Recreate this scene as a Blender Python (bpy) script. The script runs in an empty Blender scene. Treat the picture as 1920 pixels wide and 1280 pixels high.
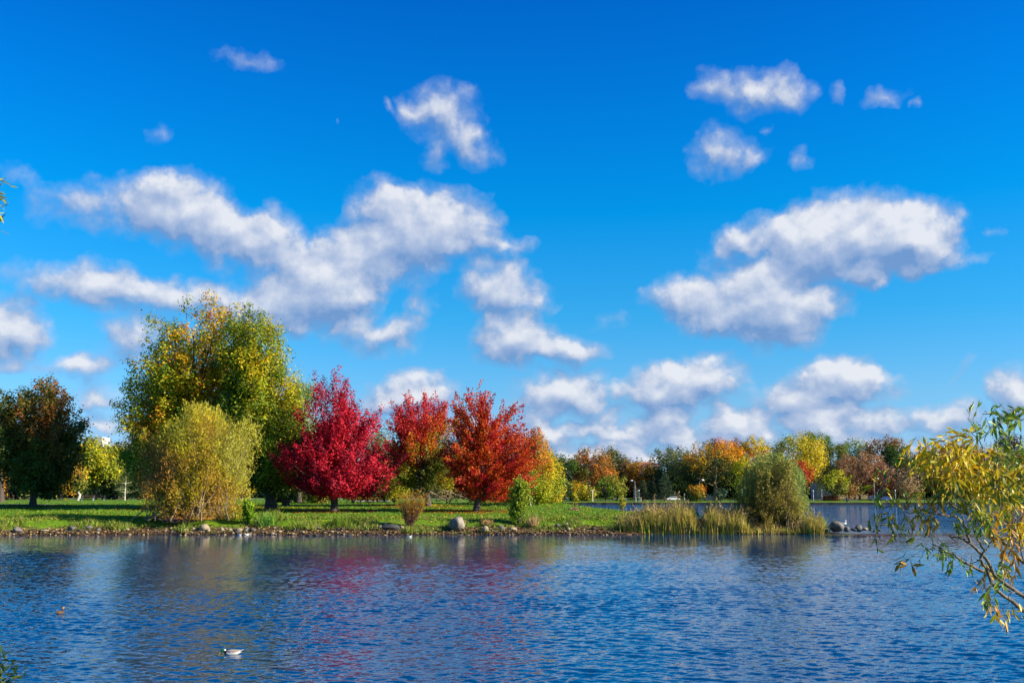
import bpy, math, random
import numpy as np
from mathutils import Vector

scene = bpy.context.scene
COL = scene.collection
rng = np.random.default_rng(7)
random.seed(7)

# ------------------------------------------------------------------ camera
CAMZ = 2.8
F = 1920.0                     # focal length in photograph pixels
PITCH = math.atan(288 / F)     # horizon at photo row 928
cd = bpy.data.cameras.new("camera"); cam = bpy.data.objects.new("camera", cd); COL.objects.link(cam)
cd.lens = 36; cd.sensor_width = 36; cd.clip_start = 0.1; cd.clip_end = 20000
cam.location = (0, 0, CAMZ); cam.rotation_euler = (math.pi / 2 + PITCH, 0, 0)
scene.camera = cam
FWD = np.array([0, math.cos(PITCH), math.sin(PITCH)])
UP = np.array([0, -math.sin(PITCH), math.cos(PITCH)])

def ray(px, py):
    return FWD + np.array([1, 0, 0]) * (px - 960) / F + UP * (640 - py) / F

def W(px, py, Y):
    d = ray(px, py); s = Y / d[1]
    return np.array([d[0] * s, Y, CAMZ + d[2] * s])

def X(px, Y, py=930):
    return W(px, py, Y)[0]

# ------------------------------------------------------------------ tagging
def tag(o, label=None, cat=None, group=None, kind=None):
    if label: o["label"] = label
    if cat: o["category"] = cat
    if group: o["group"] = group
    if kind: o["kind"] = kind
    return o

def empty(name, loc, label, cat, group=None, rz=0):
    o = bpy.data.objects.new(name, None); COL.objects.link(o)
    o.location = tuple(float(v) for v in loc); o.rotation_euler = (0, 0, rz)
    o.empty_display_size = 0.3
    return tag(o, label, cat, group)

def mesh_obj(name, verts, faces, mat, parent=None, smooth=False):
    me = bpy.data.meshes.new(name)
    me.from_pydata([tuple(map(float, v)) for v in verts], [], faces)
    me.update()
    if smooth: me.polygons.foreach_set("use_smooth", [True] * len(me.polygons))
    me.materials.append(mat)
    o = bpy.data.objects.new(name, me); COL.objects.link(o)
    if parent: o.parent = parent
    return o

def np_mesh(name, V, faces_idx, sizes, mat, parent=None, fcol=None, smooth=False):
    """V (n,3); faces_idx flat loop indices; sizes verts per face; fcol (nf,3) own colour of each face"""
    me = bpy.data.meshes.new(name)
    nv, nf = len(V), len(sizes)
    me.vertices.add(nv); me.vertices.foreach_set("co", np.ascontiguousarray(V, dtype=np.float32).ravel())
    me.loops.add(len(faces_idx)); me.loops.foreach_set("vertex_index", np.ascontiguousarray(faces_idx, dtype=np.int32))
    me.polygons.add(nf)
    starts = np.concatenate([[0], np.cumsum(sizes)[:-1]]).astype(np.int32)
    me.polygons.foreach_set("loop_start", starts)
    me.update(calc_edges=True)
    if smooth: me.polygons.foreach_set("use_smooth", np.ones(nf, dtype=bool))
    if fcol is not None:
        a = me.attributes.new("tint", "FLOAT_COLOR", "FACE")
        c = np.ones((nf, 4), dtype=np.float32); c[:, :3] = np.repeat(fcol, nf // len(fcol), 0)
        a.data.foreach_set("color", c.ravel())
    me.materials.append(mat)
    o = bpy.data.objects.new(name, me); COL.objects.link(o)
    if parent: o.parent = parent
    return o

def srgb(r, g, b):
    f = lambda c: c / 255 / 12.92 if c / 255 <= 0.04045 else ((c / 255 + 0.055) / 1.055) ** 2.4
    return np.array([f(r), f(g), f(b)])

def norm(v):
    return v / np.maximum(np.linalg.norm(v, axis=-1, keepdims=True), 1e-9)

class Wave:
    """cheap smooth 3-D noise, roughly -1..1"""
    def __init__(s, seed, n=7):
        r = np.random.default_rng(seed)
        s.k = norm(r.normal(size=(n, 3))) * r.uniform(0.6, 1.7, (n, 1)); s.p = r.uniform(0, 6.28, n)
    def __call__(s, P, freq=1.0):
        return np.sin(np.asarray(P) @ (s.k.T * freq * 6.283) + s.p).mean(-1) * 2.0

# ------------------------------------------------------------------ materials
def newmat(name):
    m = bpy.data.materials.new(name); m.use_nodes = True
    nt = m.node_tree; b = nt.nodes["Principled BSDF"]
    return m, nt, b

def N(nt, t, **kw):
    n = nt.nodes.new(t)
    for k, v in kw.items():
        if k in n.inputs: n.inputs[k].default_value = v
        else: setattr(n, k, v)
    return n

def link(nt, a, b): nt.links.new(a, b)

def plain(name, col, rough=0.7, var=0.25, scale=3.0, metal=0.0):
    m, nt, b = newmat(name)
    no = N(nt, "ShaderNodeTexNoise"); no.inputs["Scale"].default_value = scale; no.inputs["Detail"].default_value = 4
    tc = N(nt, "ShaderNodeTexCoord"); link(nt, tc.outputs["Object"], no.inputs["Vector"])
    r = N(nt, "ShaderNodeValToRGB"); link(nt, no.outputs["Fac"], r.inputs["Fac"])
    c = np.array(col)
    r.color_ramp.elements[0].position = 0.3; r.color_ramp.elements[1].position = 0.7
    r.color_ramp.elements[0].color = (*(c * (1 - var)), 1); r.color_ramp.elements[1].color = (*np.minimum(c * (1 + var), 1), 1)
    link(nt, r.outputs[0], b.inputs["Base Color"]); b.inputs["Roughness"].default_value = rough
    b.inputs["Metallic"].default_value = metal
    return m

def foliage(name, trans=0.38, rough=0.6, var=0.18):
    m, nt, b = newmat(name)
    at = N(nt, "ShaderNodeAttribute", attribute_name="tint")
    no = N(nt, "ShaderNodeTexNoise"); no.inputs["Scale"].default_value = 1.7; no.inputs["Detail"].default_value = 3
    tc = N(nt, "ShaderNodeNewGeometry"); link(nt, tc.outputs["Position"], no.inputs["Vector"])
    mr = N(nt, "ShaderNodeMapRange"); mr.inputs[1].default_value = 0.25; mr.inputs[2].default_value = 0.75
    mr.inputs[3].default_value = 1 - var; mr.inputs[4].default_value = 1 + var
    link(nt, no.outputs["Fac"], mr.inputs[0])
    mx = N(nt, "ShaderNodeVectorMath", operation="SCALE")
    link(nt, at.outputs["Color"], mx.inputs[0]); link(nt, mr.outputs[0], mx.inputs["Scale"])
    link(nt, mx.outputs[0], b.inputs["Base Color"]); b.inputs["Roughness"].default_value = rough
    b.inputs["Specular IOR Level"].default_value = 0.25
    tr = N(nt, "ShaderNodeBsdfTranslucent"); link(nt, mx.outputs[0], tr.inputs["Color"])
    ms = N(nt, "ShaderNodeMixShader"); ms.inputs[0].default_value = trans
    link(nt, b.outputs[0], ms.inputs[1]); link(nt, tr.outputs[0], ms.inputs[2])
    link(nt, ms.outputs[0], nt.nodes["Material Output"].inputs[0])
    return m

M_LEAF = foliage("leaves")
M_BLADE = foliage("grass_blades", 0.25, 0.55)
M_TWIG = foliage("dry_litter", 0.05, 0.85)
def bark(name, c, var=0.35, scale=6):
    m = plain(name, c, 0.9, var, scale)
    nt = m.node_tree; no = N(nt, "ShaderNodeTexNoise"); no.inputs["Scale"].default_value = 22; no.inputs["Detail"].default_value = 5
    tc = N(nt, "ShaderNodeTexCoord"); mp = N(nt, "ShaderNodeMapping"); mp.inputs["Scale"].default_value = (1, 1, 0.2)
    link(nt, tc.outputs["Object"], mp.inputs[0]); link(nt, mp.outputs[0], no.inputs["Vector"])
    bu = N(nt, "ShaderNodeBump"); bu.inputs["Strength"].default_value = 0.6; bu.inputs["Distance"].default_value = 0.04
    link(nt, no.outputs["Fac"], bu.inputs["Height"]); link(nt, bu.outputs[0], nt.nodes["Principled BSDF"].inputs["Normal"])
    return m
M_BARK = bark("bark", (0.075, 0.055, 0.04))
M_BARK_PALE = bark("pale_bark", (0.42, 0.37, 0.28))
M_BARK_RED = bark("brown_twig_bark", (0.16, 0.07, 0.04))
M_BARK_TAN = bark("tan_twig_bark", (0.26, 0.19, 0.10))
M_BARK_WILLOW = bark("grey_willow_bark", (0.14, 0.11, 0.08), 0.5, 14)

# ------------------------------------------------------------------ tubes
def tubes(lines, sides=6):
    """lines: list of (points (k,3), radii (k,)) -> V, idx, sizes"""
    V = []; I = []; S = []; base = 0
    for P, R in lines:
        P = np.asarray(P, float); k = len(P)
        T = np.gradient(P, axis=0); T = norm(T)
        ref = np.array([0.31, 0.83, 0.46]); 
        A = norm(np.cross(T, ref)); B = np.cross(T, A)
        an = np.arange(sides) * 2 * math.pi / sides
        ring = P[:, None, :] + (A[:, None, :] * np.cos(an)[None, :, None] + B[:, None, :] * np.sin(an)[None, :, None]) * np.asarray(R)[:, None, None]
        V.append(ring.reshape(-1, 3))
        i, j = np.meshgrid(np.arange(k - 1), np.arange(sides), indexing="ij")
        j2 = (j + 1) % sides
        q = np.stack([i * sides + j, i * sides + j2, (i + 1) * sides + j2, (i + 1) * sides + j], -1).reshape(-1, 4) + base
        I.append(q.ravel()); S.append(np.full(len(q), 4))
        cap = base + (k - 1) * sides + np.arange(sides); I.append(cap); S.append(np.array([sides]))
        base += k * sides
    return np.concatenate(V), np.concatenate(I), np.concatenate(S)

def curve_line(p0, p1, r0, r1, k=6, bend=None, jit=0.0, r=rng):
    p0 = np.asarray(p0, float); p1 = np.asarray(p1, float); t = np.linspace(0, 1, k)[:, None]
    P = p0 + (p1 - p0) * t
    if bend is not None: P = P + np.asarray(bend) * (4 * t * (1 - t)) 
    if jit: P[1:-1] += r.normal(size=(k - 2, 3)) * jit
    return P, np.linspace(r0, r1, k)

# ------------------------------------------------------------------ leaves
def leaf_quads(C, D, Nn, L, Wd):
    D = norm(D); S = norm(np.cross(Nn, D))
    L = np.asarray(L)[:, None]; Wd = np.asarray(Wd)[:, None]
    V = np.stack([C - D * L * .5, C + S * Wd * .5 - D * L * .08, C + D * L * .5, C - S * Wd * .5 - D * L * .08], 1).reshape(-1, 3)
    n = len(C)
    return V, np.arange(4 * n), np.full(n, 4)

def pal(cols, v):
    cols = np.asarray(cols); k = len(cols) - 1
    v = np.clip(v, 0, 0.9999) * k; i = v.astype(int); f = (v - i)[:, None]
    f = np.clip((f - 0.5) * 2.2 + 0.5, 0, 1)
    return cols[i] * (1 - f) + cols[i + 1] * f

def make_tree(name, label, cat, prof, Y, base_px, cols, base_z=None, group=None, nspray=400, nleaf=60, leaf=(0.2, 0.15),
              slen=1.0, srad=0.3, up=0.35, depth=1.05, gap=-0.35, gapf=0.35, pf=0.12, pz=0.0, pxg=0.0, pr=0.25, trunk_r=0.25,
              bark_m=None, limbs=18, seed=1, rho=0.45, fork=0.25, twigs=True, stems=1, fine=0.0, lump=0.12, jit=0.14,
              lowdir=0.35, droop=0.0, offs=0.0, boughs=0, brad=0.8):
    r = np.random.default_rng(seed); wv = Wave(seed * 13 + 5); wp = Wave(seed * 17 + 3); wl = Wave(seed * 19 + 1)
    Z = []; XL = []; XR = []
    for py, a, b in prof:
        Z.append(W(a, py, Y)[2]); XL.append(X(a, Y, py)); XR.append(X(b, Y, py))
    Z = np.array(Z)[::-1]; XL = np.array(XL)[::-1]; XR = np.array(XR)[::-1]
    Z = Z[0] + (Z - Z[0]) * (1 - slen * .42 / (Z[-1] - Z[0]))
    bx = X(base_px, Y); bz = H(bx, Y) if base_z is None else base_z
    base = np.array([bx, Y, bz])
    zt = np.linspace(Z[0], Z[-1], 200); w = np.interp(zt, Z, (XR - XL)) ** 1.4 + 1e-4; cdf = np.cumsum(w); cdf /= cdf[-1]
    n = int(nspray * 1.6)
    z = np.interp(r.uniform(size=n), cdf, zt)
    th = r.uniform(0, 2 * math.pi, n); rh = r.uniform(size=n) ** rho
    cx = np.interp(z, Z, (XL + XR) / 2); hw = np.interp(z, Z, (XR - XL) / 2)
    mxw = (XR - XL).max() / 2
    dirv = np.stack([np.cos(th) * 1.3, np.sin(th) * 1.3, z / max(mxw, 1) * 1.2], -1)
    rh = rh * (1 + lump * wl(dirv, 0.5)) * np.where(r.uniform(size=n) < .14, r.uniform(1.0, 1.22, n), 1.03)
    P = np.stack([cx + hw * rh * np.cos(th), Y + offs + (0.25 * mxw + 0.75 * hw) * depth * rh * np.sin(th), z], -1)
    bl = []
    if boughs:
        # sprays gathered along separate boughs, so the crown shows layers and gaps
        Q = []; per = int(nspray * 1.35 / boughs) + 1
        zb = np.interp((np.arange(boughs) + r.uniform(0, 1, boughs)) / boughs, cdf, zt); tb = np.arange(boughs) * 2.39996 + r.normal(size=boughs) * .3
        for z_, t_ in zip(zb, tb):
            c_ = np.interp(z_, Z, (XL + XR) / 2); h_ = max(.4, np.interp(z_, Z, (XR - XL) / 2) - .3 * brad); q_ = r.uniform(.72, 1.08)
            e = np.array([c_ + h_ * q_ * math.cos(t_), Y + offs + (.25 * mxw + .75 * h_) * depth * q_ * math.sin(t_), z_])
            s_ = np.array([bx + (c_ - bx) * .4, Y + offs, Z[0] + (z_ - Z[0]) * r.uniform(.3, .6) - .3])
            u = 1 - (1 - r.uniform(.28, 1.0, per)) ** 1.25; L_ = np.linalg.norm(e - s_)
            mid = np.array([0, 0, -.07 * L_]); pts = s_ + (e - s_) * u[:, None] + mid * (4 * u * (1 - u))[:, None]
            rad = brad * (1.15 - .45 * u)[:, None]
            Q.append(pts + r.normal(size=(per, 3)) * rad * [.62, .62, .34]); bl.append((s_, e, mid))
        P = np.concatenate(Q + [P[:int(nspray * .35)]]); P = P[r.permutation(len(P))]
    keep = wv(P, gapf) > gap; P = P[keep][:nspray]; n = len(P)
    z = P[:, 2]; cx = np.interp(z, Z, (XL + XR) / 2); hw = np.interp(z, Z, (XR - XL) / 2)
    lo, hi = Z[0], Z[-1]
    O = np.stack([bx + (cx - bx) * 0.5, np.full(n, Y + offs), lo + (z - lo) * lowdir], -1)
    out = norm(P - O); A = norm(out + np.array([0, 0, up]) + r.normal(size=(n, 3)) * 0.18)
    zr = (z - lo) / (hi - lo); xr_ = (P[:, 0] - cx) / np.maximum(hw, .1)
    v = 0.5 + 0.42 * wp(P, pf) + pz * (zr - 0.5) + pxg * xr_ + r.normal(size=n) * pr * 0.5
    # leaves
    m = nleaf; t = r.uniform(-0.5, 0.6, (n, m)); taper = 1 - np.clip(t, 0, 1) * 0.9
    sl = slen * r.uniform(0.6, 1.3, (n, 1)); g = r.normal(size=(n, m, 3)) * srad * taper[..., None]
    Cc = P[:, None, :] + A[:, None, :] * (t * sl)[..., None] + g
    if droop: Cc[..., 2] -= droop * r.uniform(0, 1, (n, m)) ** 1.5
    Cc = Cc.reshape(-1, 3)
    ou = np.repeat(out, m, 0); ax = np.repeat(A, m, 0); k = len(Cc)
    gl = norm(g.reshape(-1, 3) + ax * (t.reshape(-1, 1) * .5 * slen) * .6)
    Nn = norm(r.normal(size=(k, 3)) * .45 + gl * .75 + ou * 0.35 + np.array([0, 0, 0.35]))
    D = norm(np.cross(Nn, norm(r.normal(size=(k, 3)) * (1.0 - fine * 0.6) + ax * (0.6 + fine * 1.2)))) if fine < .3 else norm(r.normal(size=(k, 3)) * (1.0 - fine * 0.6) + ax * (0.6 + fine * 1.2))
    sz = r.uniform(0.7, 1.3, k)
    col = pal(cols, np.repeat(v, m) + r.normal(size=k) * pr * 0.35)
    col = col * r.uniform(1 - jit * 2, 1 + jit * 2, (k, 1)) * (1 + r.normal(size=(k, 3)) * jit * 0.3)
    col = np.clip(col, 0.002, 1)
    root = empty(name, base, label, cat, group)
    V, I, S = leaf_quads(Cc - base, D, Nn, leaf[0] * sz, leaf[1] * sz)
    # wood
    lines = []; ls_pts = []; ls_extra = []
    for s in range(stems):
        top = np.array([np.interp(lo + .8 * (hi - lo), Z, (XL + XR) / 2), Y + offs, lo + 0.8 * (hi - lo)])
        if stems > 1:
            a = s / stems * 6.28 + seed; top = top + np.array([math.cos(a) * mxw * .7, math.sin(a) * mxw * .5, -r.uniform(0, .3) * (hi - lo)])
        b0 = base + (np.array([math.cos(s * 2.4), math.sin(s * 2.4), 0]) * trunk_r * 1.2 if stems > 1 else 0) - np.array([0, 0, 0.15])
        kk = 9; tt = np.linspace(0, 1, kk)[:, None]; TP = b0 + (top - b0) * tt
        TP[1:-1] += r.normal(size=(kk - 2, 3)) * trunk_r * 0.45
        RR = trunk_r * np.array([1.45, 1.0] + list(np.linspace(0.88, 0.12, kk - 2)))
        if stems > 1: TP[1:-1, 2] += 0
        hgt0 = TP[0, 2]
        TP[1] = TP[0] + (TP[2] - TP[0]) * 0.35
        lines.append((TP, RR)); ls_pts.append((TP, RR))
    tgt = P[r.choice(n, min(limbs, n), replace=False)] if not boughs else []
    for s_, e, mid in bl:
        if s_[2] > ls_pts[0][0][-1, 2]: s_[2] = ls_pts[0][0][-1, 2]
        TP, RR = ls_pts[0]; s_[0] = np.interp(s_[2], TP[:, 2], TP[:, 0]); s_[1] = np.interp(s_[2], TP[:, 2], TP[:, 1]); rr = np.interp(s_[2], TP[:, 2], RR) * .45
        Ln = curve_line(s_, e, rr, max(.012, rr * .1), 8, bend=mid, jit=.02 * np.linalg.norm(e - s_), r=r); lines.append(Ln); nodes_x = Ln[0][2:]; ls_extra.append((nodes_x, Ln[1][2:]))
    nodes = [np.concatenate([q[0][3:] for q in ls_pts])]
    nodr = [np.concatenate([q[1][3:] for q in ls_pts])]
    for q in tgt:
        s = ls_pts[r.integers(len(ls_pts))]; TP, RR = s
        zz = max(TP[0, 2] + 0.5, bz + (lo - bz) * 0.85 + max(0, q[2] - lo) * r.uniform(fork, fork + .3)); zz = min(zz, TP[-1, 2])
        st = np.array([np.interp(zz, TP[:, 2], TP[:, 0]), np.interp(zz, TP[:, 2], TP[:, 1]), zz])
        rr = np.interp(zz, TP[:, 2], RR) * 0.5
        ln = np.linalg.norm(q - st)
        Ln = curve_line(st, q, rr, max(0.012, rr * .12), 7, bend=(0, 0, -0.06 * ln), jit=0.03 * ln, r=r)
        lines.append(Ln); nodes.append(Ln[0][2:]); nodr.append(Ln[1][2:])
    if ls_extra: nodes += [q[0] for q in ls_extra]; nodr += [q[1] for q in ls_extra]
    if twigs:
        nd = np.concatenate(nodes); ndr = np.concatenate(nodr)
        for i in range(0, n, 1 if n < 500 else 2):
            q = P[i] - A[i] * slen * .3
            d = np.linalg.norm(nd - q, axis=1) + 0.8 * np.maximum(0, nd[:, 2] - q[2]); j = d.argmin()
            if np.linalg.norm(nd[j] - q) > 0.2:
                rr = min(ndr[j] * .6, 0.05 * max(1, leaf[0] * 3))
                lines.append(curve_line(nd[j], P[i] + A[i] * slen * 0.3, rr, rr * .25, 4, jit=0.05, r=r))
    TV, TI, TS = tubes(lines, 5)
    np_mesh("trunk", TV - base, TI, TS, bark_m or M_BARK, root, smooth=True)
    np_mesh("crown", V, I, S, M_LEAF, root, fcol=col)
    return root
# ------------------------------------------------------------------ terrain
_t1 = Wave(101); _t2 = Wave(102); _t3 = Wave(103)
def sstep(a, b, x):
    t = np.clip((x - a) / (b - a), 0, 1); return t * t * (3 - 2 * t)

def Yf(x):      # front shoreline of the grassy point
    x = np.asarray(x, float)
    y = 74.6 + 1.1 * sstep(8.5, 10.5, x) - 2.2 * sstep(-26, -42, x) + 0.25 * np.sin(x * 0.9) + 0.15 * np.sin(x * 2.3 + 1)
    return y

_bx = [5.0, 6.0, 7.0, 8.5, 10, 12, 14, 17, 20, 23.0, 24.6, 30]
_by = [200, 126, 116, 108, 101, 95, 91, 87, 82.5, 79.5, 75.5, 60]
def Hgt(x, y):
    x = np.asarray(x, float); y = np.asarray(y, float)
    n = _t1(np.stack([x, y, 0 * x], -1), 0.05); n2 = _t2(np.stack([x, y, 0 * x], -1), 0.35)
    d1 = y - Yf(x)
    lim = 6.0 + 0.4 * np.sin(y * .05)
    xb = np.interp(x, _bx, _by)
    d2 = np.where(y < 126, xb - y, (lim - x) * 1.2)
    d2 = np.where(x < 5, np.maximum(d2, 3), d2)
    cap = 1.0 - 0.8 * sstep(15, 20, x)
    front = np.where(d1 < 0, np.maximum(d1 * 0.35, -1.6),
                     np.interp(d1, [0, .25, 1.2, 2.6, 4.0, 8, 42, 60], [0, .10, 0.30, .66, 1.0, 1.1, 1.9, 1.92])
                     + np.where(d1 > 0.2, n2 * .05, 0))
    front = np.where(d1 > 0, np.minimum(front, front * cap + 0.02), front)
    back = np.where(d2 < 0, np.maximum(d2 * 0.4, -1.6), np.interp(d2, [0, 3, 10], [0, 1.4, 2.2]))
    pen = np.minimum(front, back)
    # far shore
    d3 = y - 316.2
    far = np.where(d3 < 0, -1.6, np.interp(d3, [0, 6, 70, 200, 4000], [0.60, 0.70, 1.25, 2.2, 3.0]))
    far_l = np.where(x < lim, np.maximum(pen, far), far)
    h = np.where(y > 200, np.where(x < lim, pen, far), pen)
    h = np.where((y > 316.2) & (x >= lim), far, h)
    # near bank under the camera
    d4 = 6.2 + 1.0 * np.sin(x * .3) - y
    near = np.where(d4 < 0, np.maximum(d4 * .35, -1.6), np.interp(d4, [0, 1, 4, 60], [0, .4, 1.15, 1.6]))
    h = np.maximum(h, near)
    return h + n * 0.06 * (h > 0.8)

def H(x, y): return float(Hgt(np.array([x]), np.array([y]))[0])

def build_ground():
    rows = np.concatenate([np.arange(-80, 0, 8), np.arange(0, 9, .6), np.arange(9, 70, 4), np.arange(70, 84, .22), np.arange(84, 130, .5),
                           np.arange(130, 312, 5), [314, 315.6, 316.1, 316.25, 317, 318.5], np.arange(320, 420, 5), np.arange(420, 900, 40), np.geomspace(900, 9000, 14)])
    t = np.concatenate([np.linspace(-1.6, -0.62, 30)[:-1], np.linspace(-0.62, 0.62, 460), np.linspace(0.62, 1.6, 30)[1:]])
    Yg, Tg = np.meshgrid(rows, t, indexing="ij")
    Xg = Tg * np.maximum(Yg, 70)
    Zg = Hgt(Xg, Yg)
    V = np.stack([Xg, Yg, Zg], -1).reshape(-1, 3)
    nr, nc = Xg.shape
    i, j = np.meshgrid(np.arange(nr - 1), np.arange(nc - 1), indexing="ij")
    q = np.stack([i * nc + j, i * nc + j + 1, (i + 1) * nc + j + 1, (i + 1) * nc + j], -1).reshape(-1, 4)
    m, nt, b = newmat("lawn_and_bank")
    geo = N(nt, "ShaderNodeNewGeometry"); sp = N(nt, "ShaderNodeSeparateXYZ"); link(nt, geo.outputs["Position"], sp.inputs[0])
    def noise(s, det=4, w=None):
        no = N(nt, "ShaderNodeTexNoise"); no.inputs["Scale"].default_value = s; no.inputs["Detail"].default_value = det
        link(nt, geo.outputs["Position"], no.inputs["Vector"]); return no.outputs["Fac"]
    def ramp(fac, els):
        r = N(nt, "ShaderNodeValToRGB"); link(nt, fac, r.inputs["Fac"])
        e = r.color_ramp.elements; e[0].position = els[0][0]; e[0].color = (*els[0][1], 1); e[1].position = els[-1][0]; e[1].color = (*els[-1][1], 1)
        for p, c in els[1:-1]:
            x_ = e.new(p); x_.color = (*c, 1)
        return r.outputs[0]
    def mix(f, a, c, bt="MIX"):
        x_ = N(nt, "ShaderNodeMix", data_type="RGBA", blend_type=bt)
        if isinstance(f, float): x_.inputs["Factor"].default_value = f
        else: link(nt, f, x_.inputs["Factor"])
        link(nt, a, x_.inputs[6]); link(nt, c, x_.inputs[7]); return x_.outputs[2]
    g1 = ramp(noise(0.25, 5), [(0.3, (0.085, 0.175, 0.004)), (0.55, (0.13, 0.24, 0.006)), (0.75, (0.19, 0.27, 0.012))])
    g2 = ramp(noise(2.6, 6), [(0.3, (0.35, 0.42, .3)), (0.6, (1, 1, 1)), (0.8, (1.0, 1.0, 0.9))])
    grass = mix(1.0, g1, g2, "MULTIPLY")
    dirt = ramp(noise(5.0, 6), [(0.3, (0.035, 0.02, 0.01)), (0.5, (0.13, 0.075, 0.03)), (0.68, (0.30, 0.2, 0.09)), (0.8, (0.1, 0.06, .03))])
    zz = N(nt, "ShaderNodeMath", operation="MULTIPLY_ADD"); link(nt, noise(1.3, 4), zz.inputs[0]); zz.inputs[1].default_value = 0.5
    link(nt, sp.outputs["Z"], zz.inputs[2])
    mr = N(nt, "ShaderNodeMapRange"); mr.inputs[1].default_value = 0.62; mr.inputs[2].default_value = 0.78; link(nt, zz.outputs[0], mr.inputs[0])
    wet = N(nt, "ShaderNodeMapRange"); wet.inputs[1].default_value = 0.04; wet.inputs[2].default_value = 0.22; wet.inputs[3].default_value = 0.3; wet.inputs[4].default_value = 1.0; link(nt, sp.outputs["Z"], wet.inputs[0])
    dw = N(nt, "ShaderNodeVectorMath", operation="SCALE"); link(nt, dirt, dw.inputs[0]); link(nt, wet.outputs[0], dw.inputs["Scale"])
    wr = N(nt, "ShaderNodeMapRange"); wr.inputs[1].default_value = 0.60; wr.inputs[2].default_value = 0.72; wr.inputs[4].default_value = 0.45; link(nt, noise(0.35, 5), wr.inputs[0])
    worn = ramp(noise(3.0, 4), [(0.3, (0.12, 0.14, 0.02)), (0.7, (0.24, 0.20, 0.06))])
    link(nt, mix(mr.outputs[0], dw.outputs[0], mix(wr.outputs[0], grass, worn)), b.inputs["Base Color"])
    b.inputs["Roughness"].default_value = 0.9; b.inputs["Specular IOR Level"].default_value = 0.15
    bu = N(nt, "ShaderNodeBump"); bu.inputs["Strength"].default_value = 0.9; bu.inputs["Distance"].default_value = 0.12
    link(nt, noise(7, 6), bu.inputs["Height"]); link(nt, bu.outputs[0], b.inputs["Normal"])
    o = np_mesh("ground", V, q.ravel(), np.full(len(q), 4), m, smooth=True)
    tag(o, "green lawn point and parkland with a brown stony bank at the water", None, None, "structure")

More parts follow.
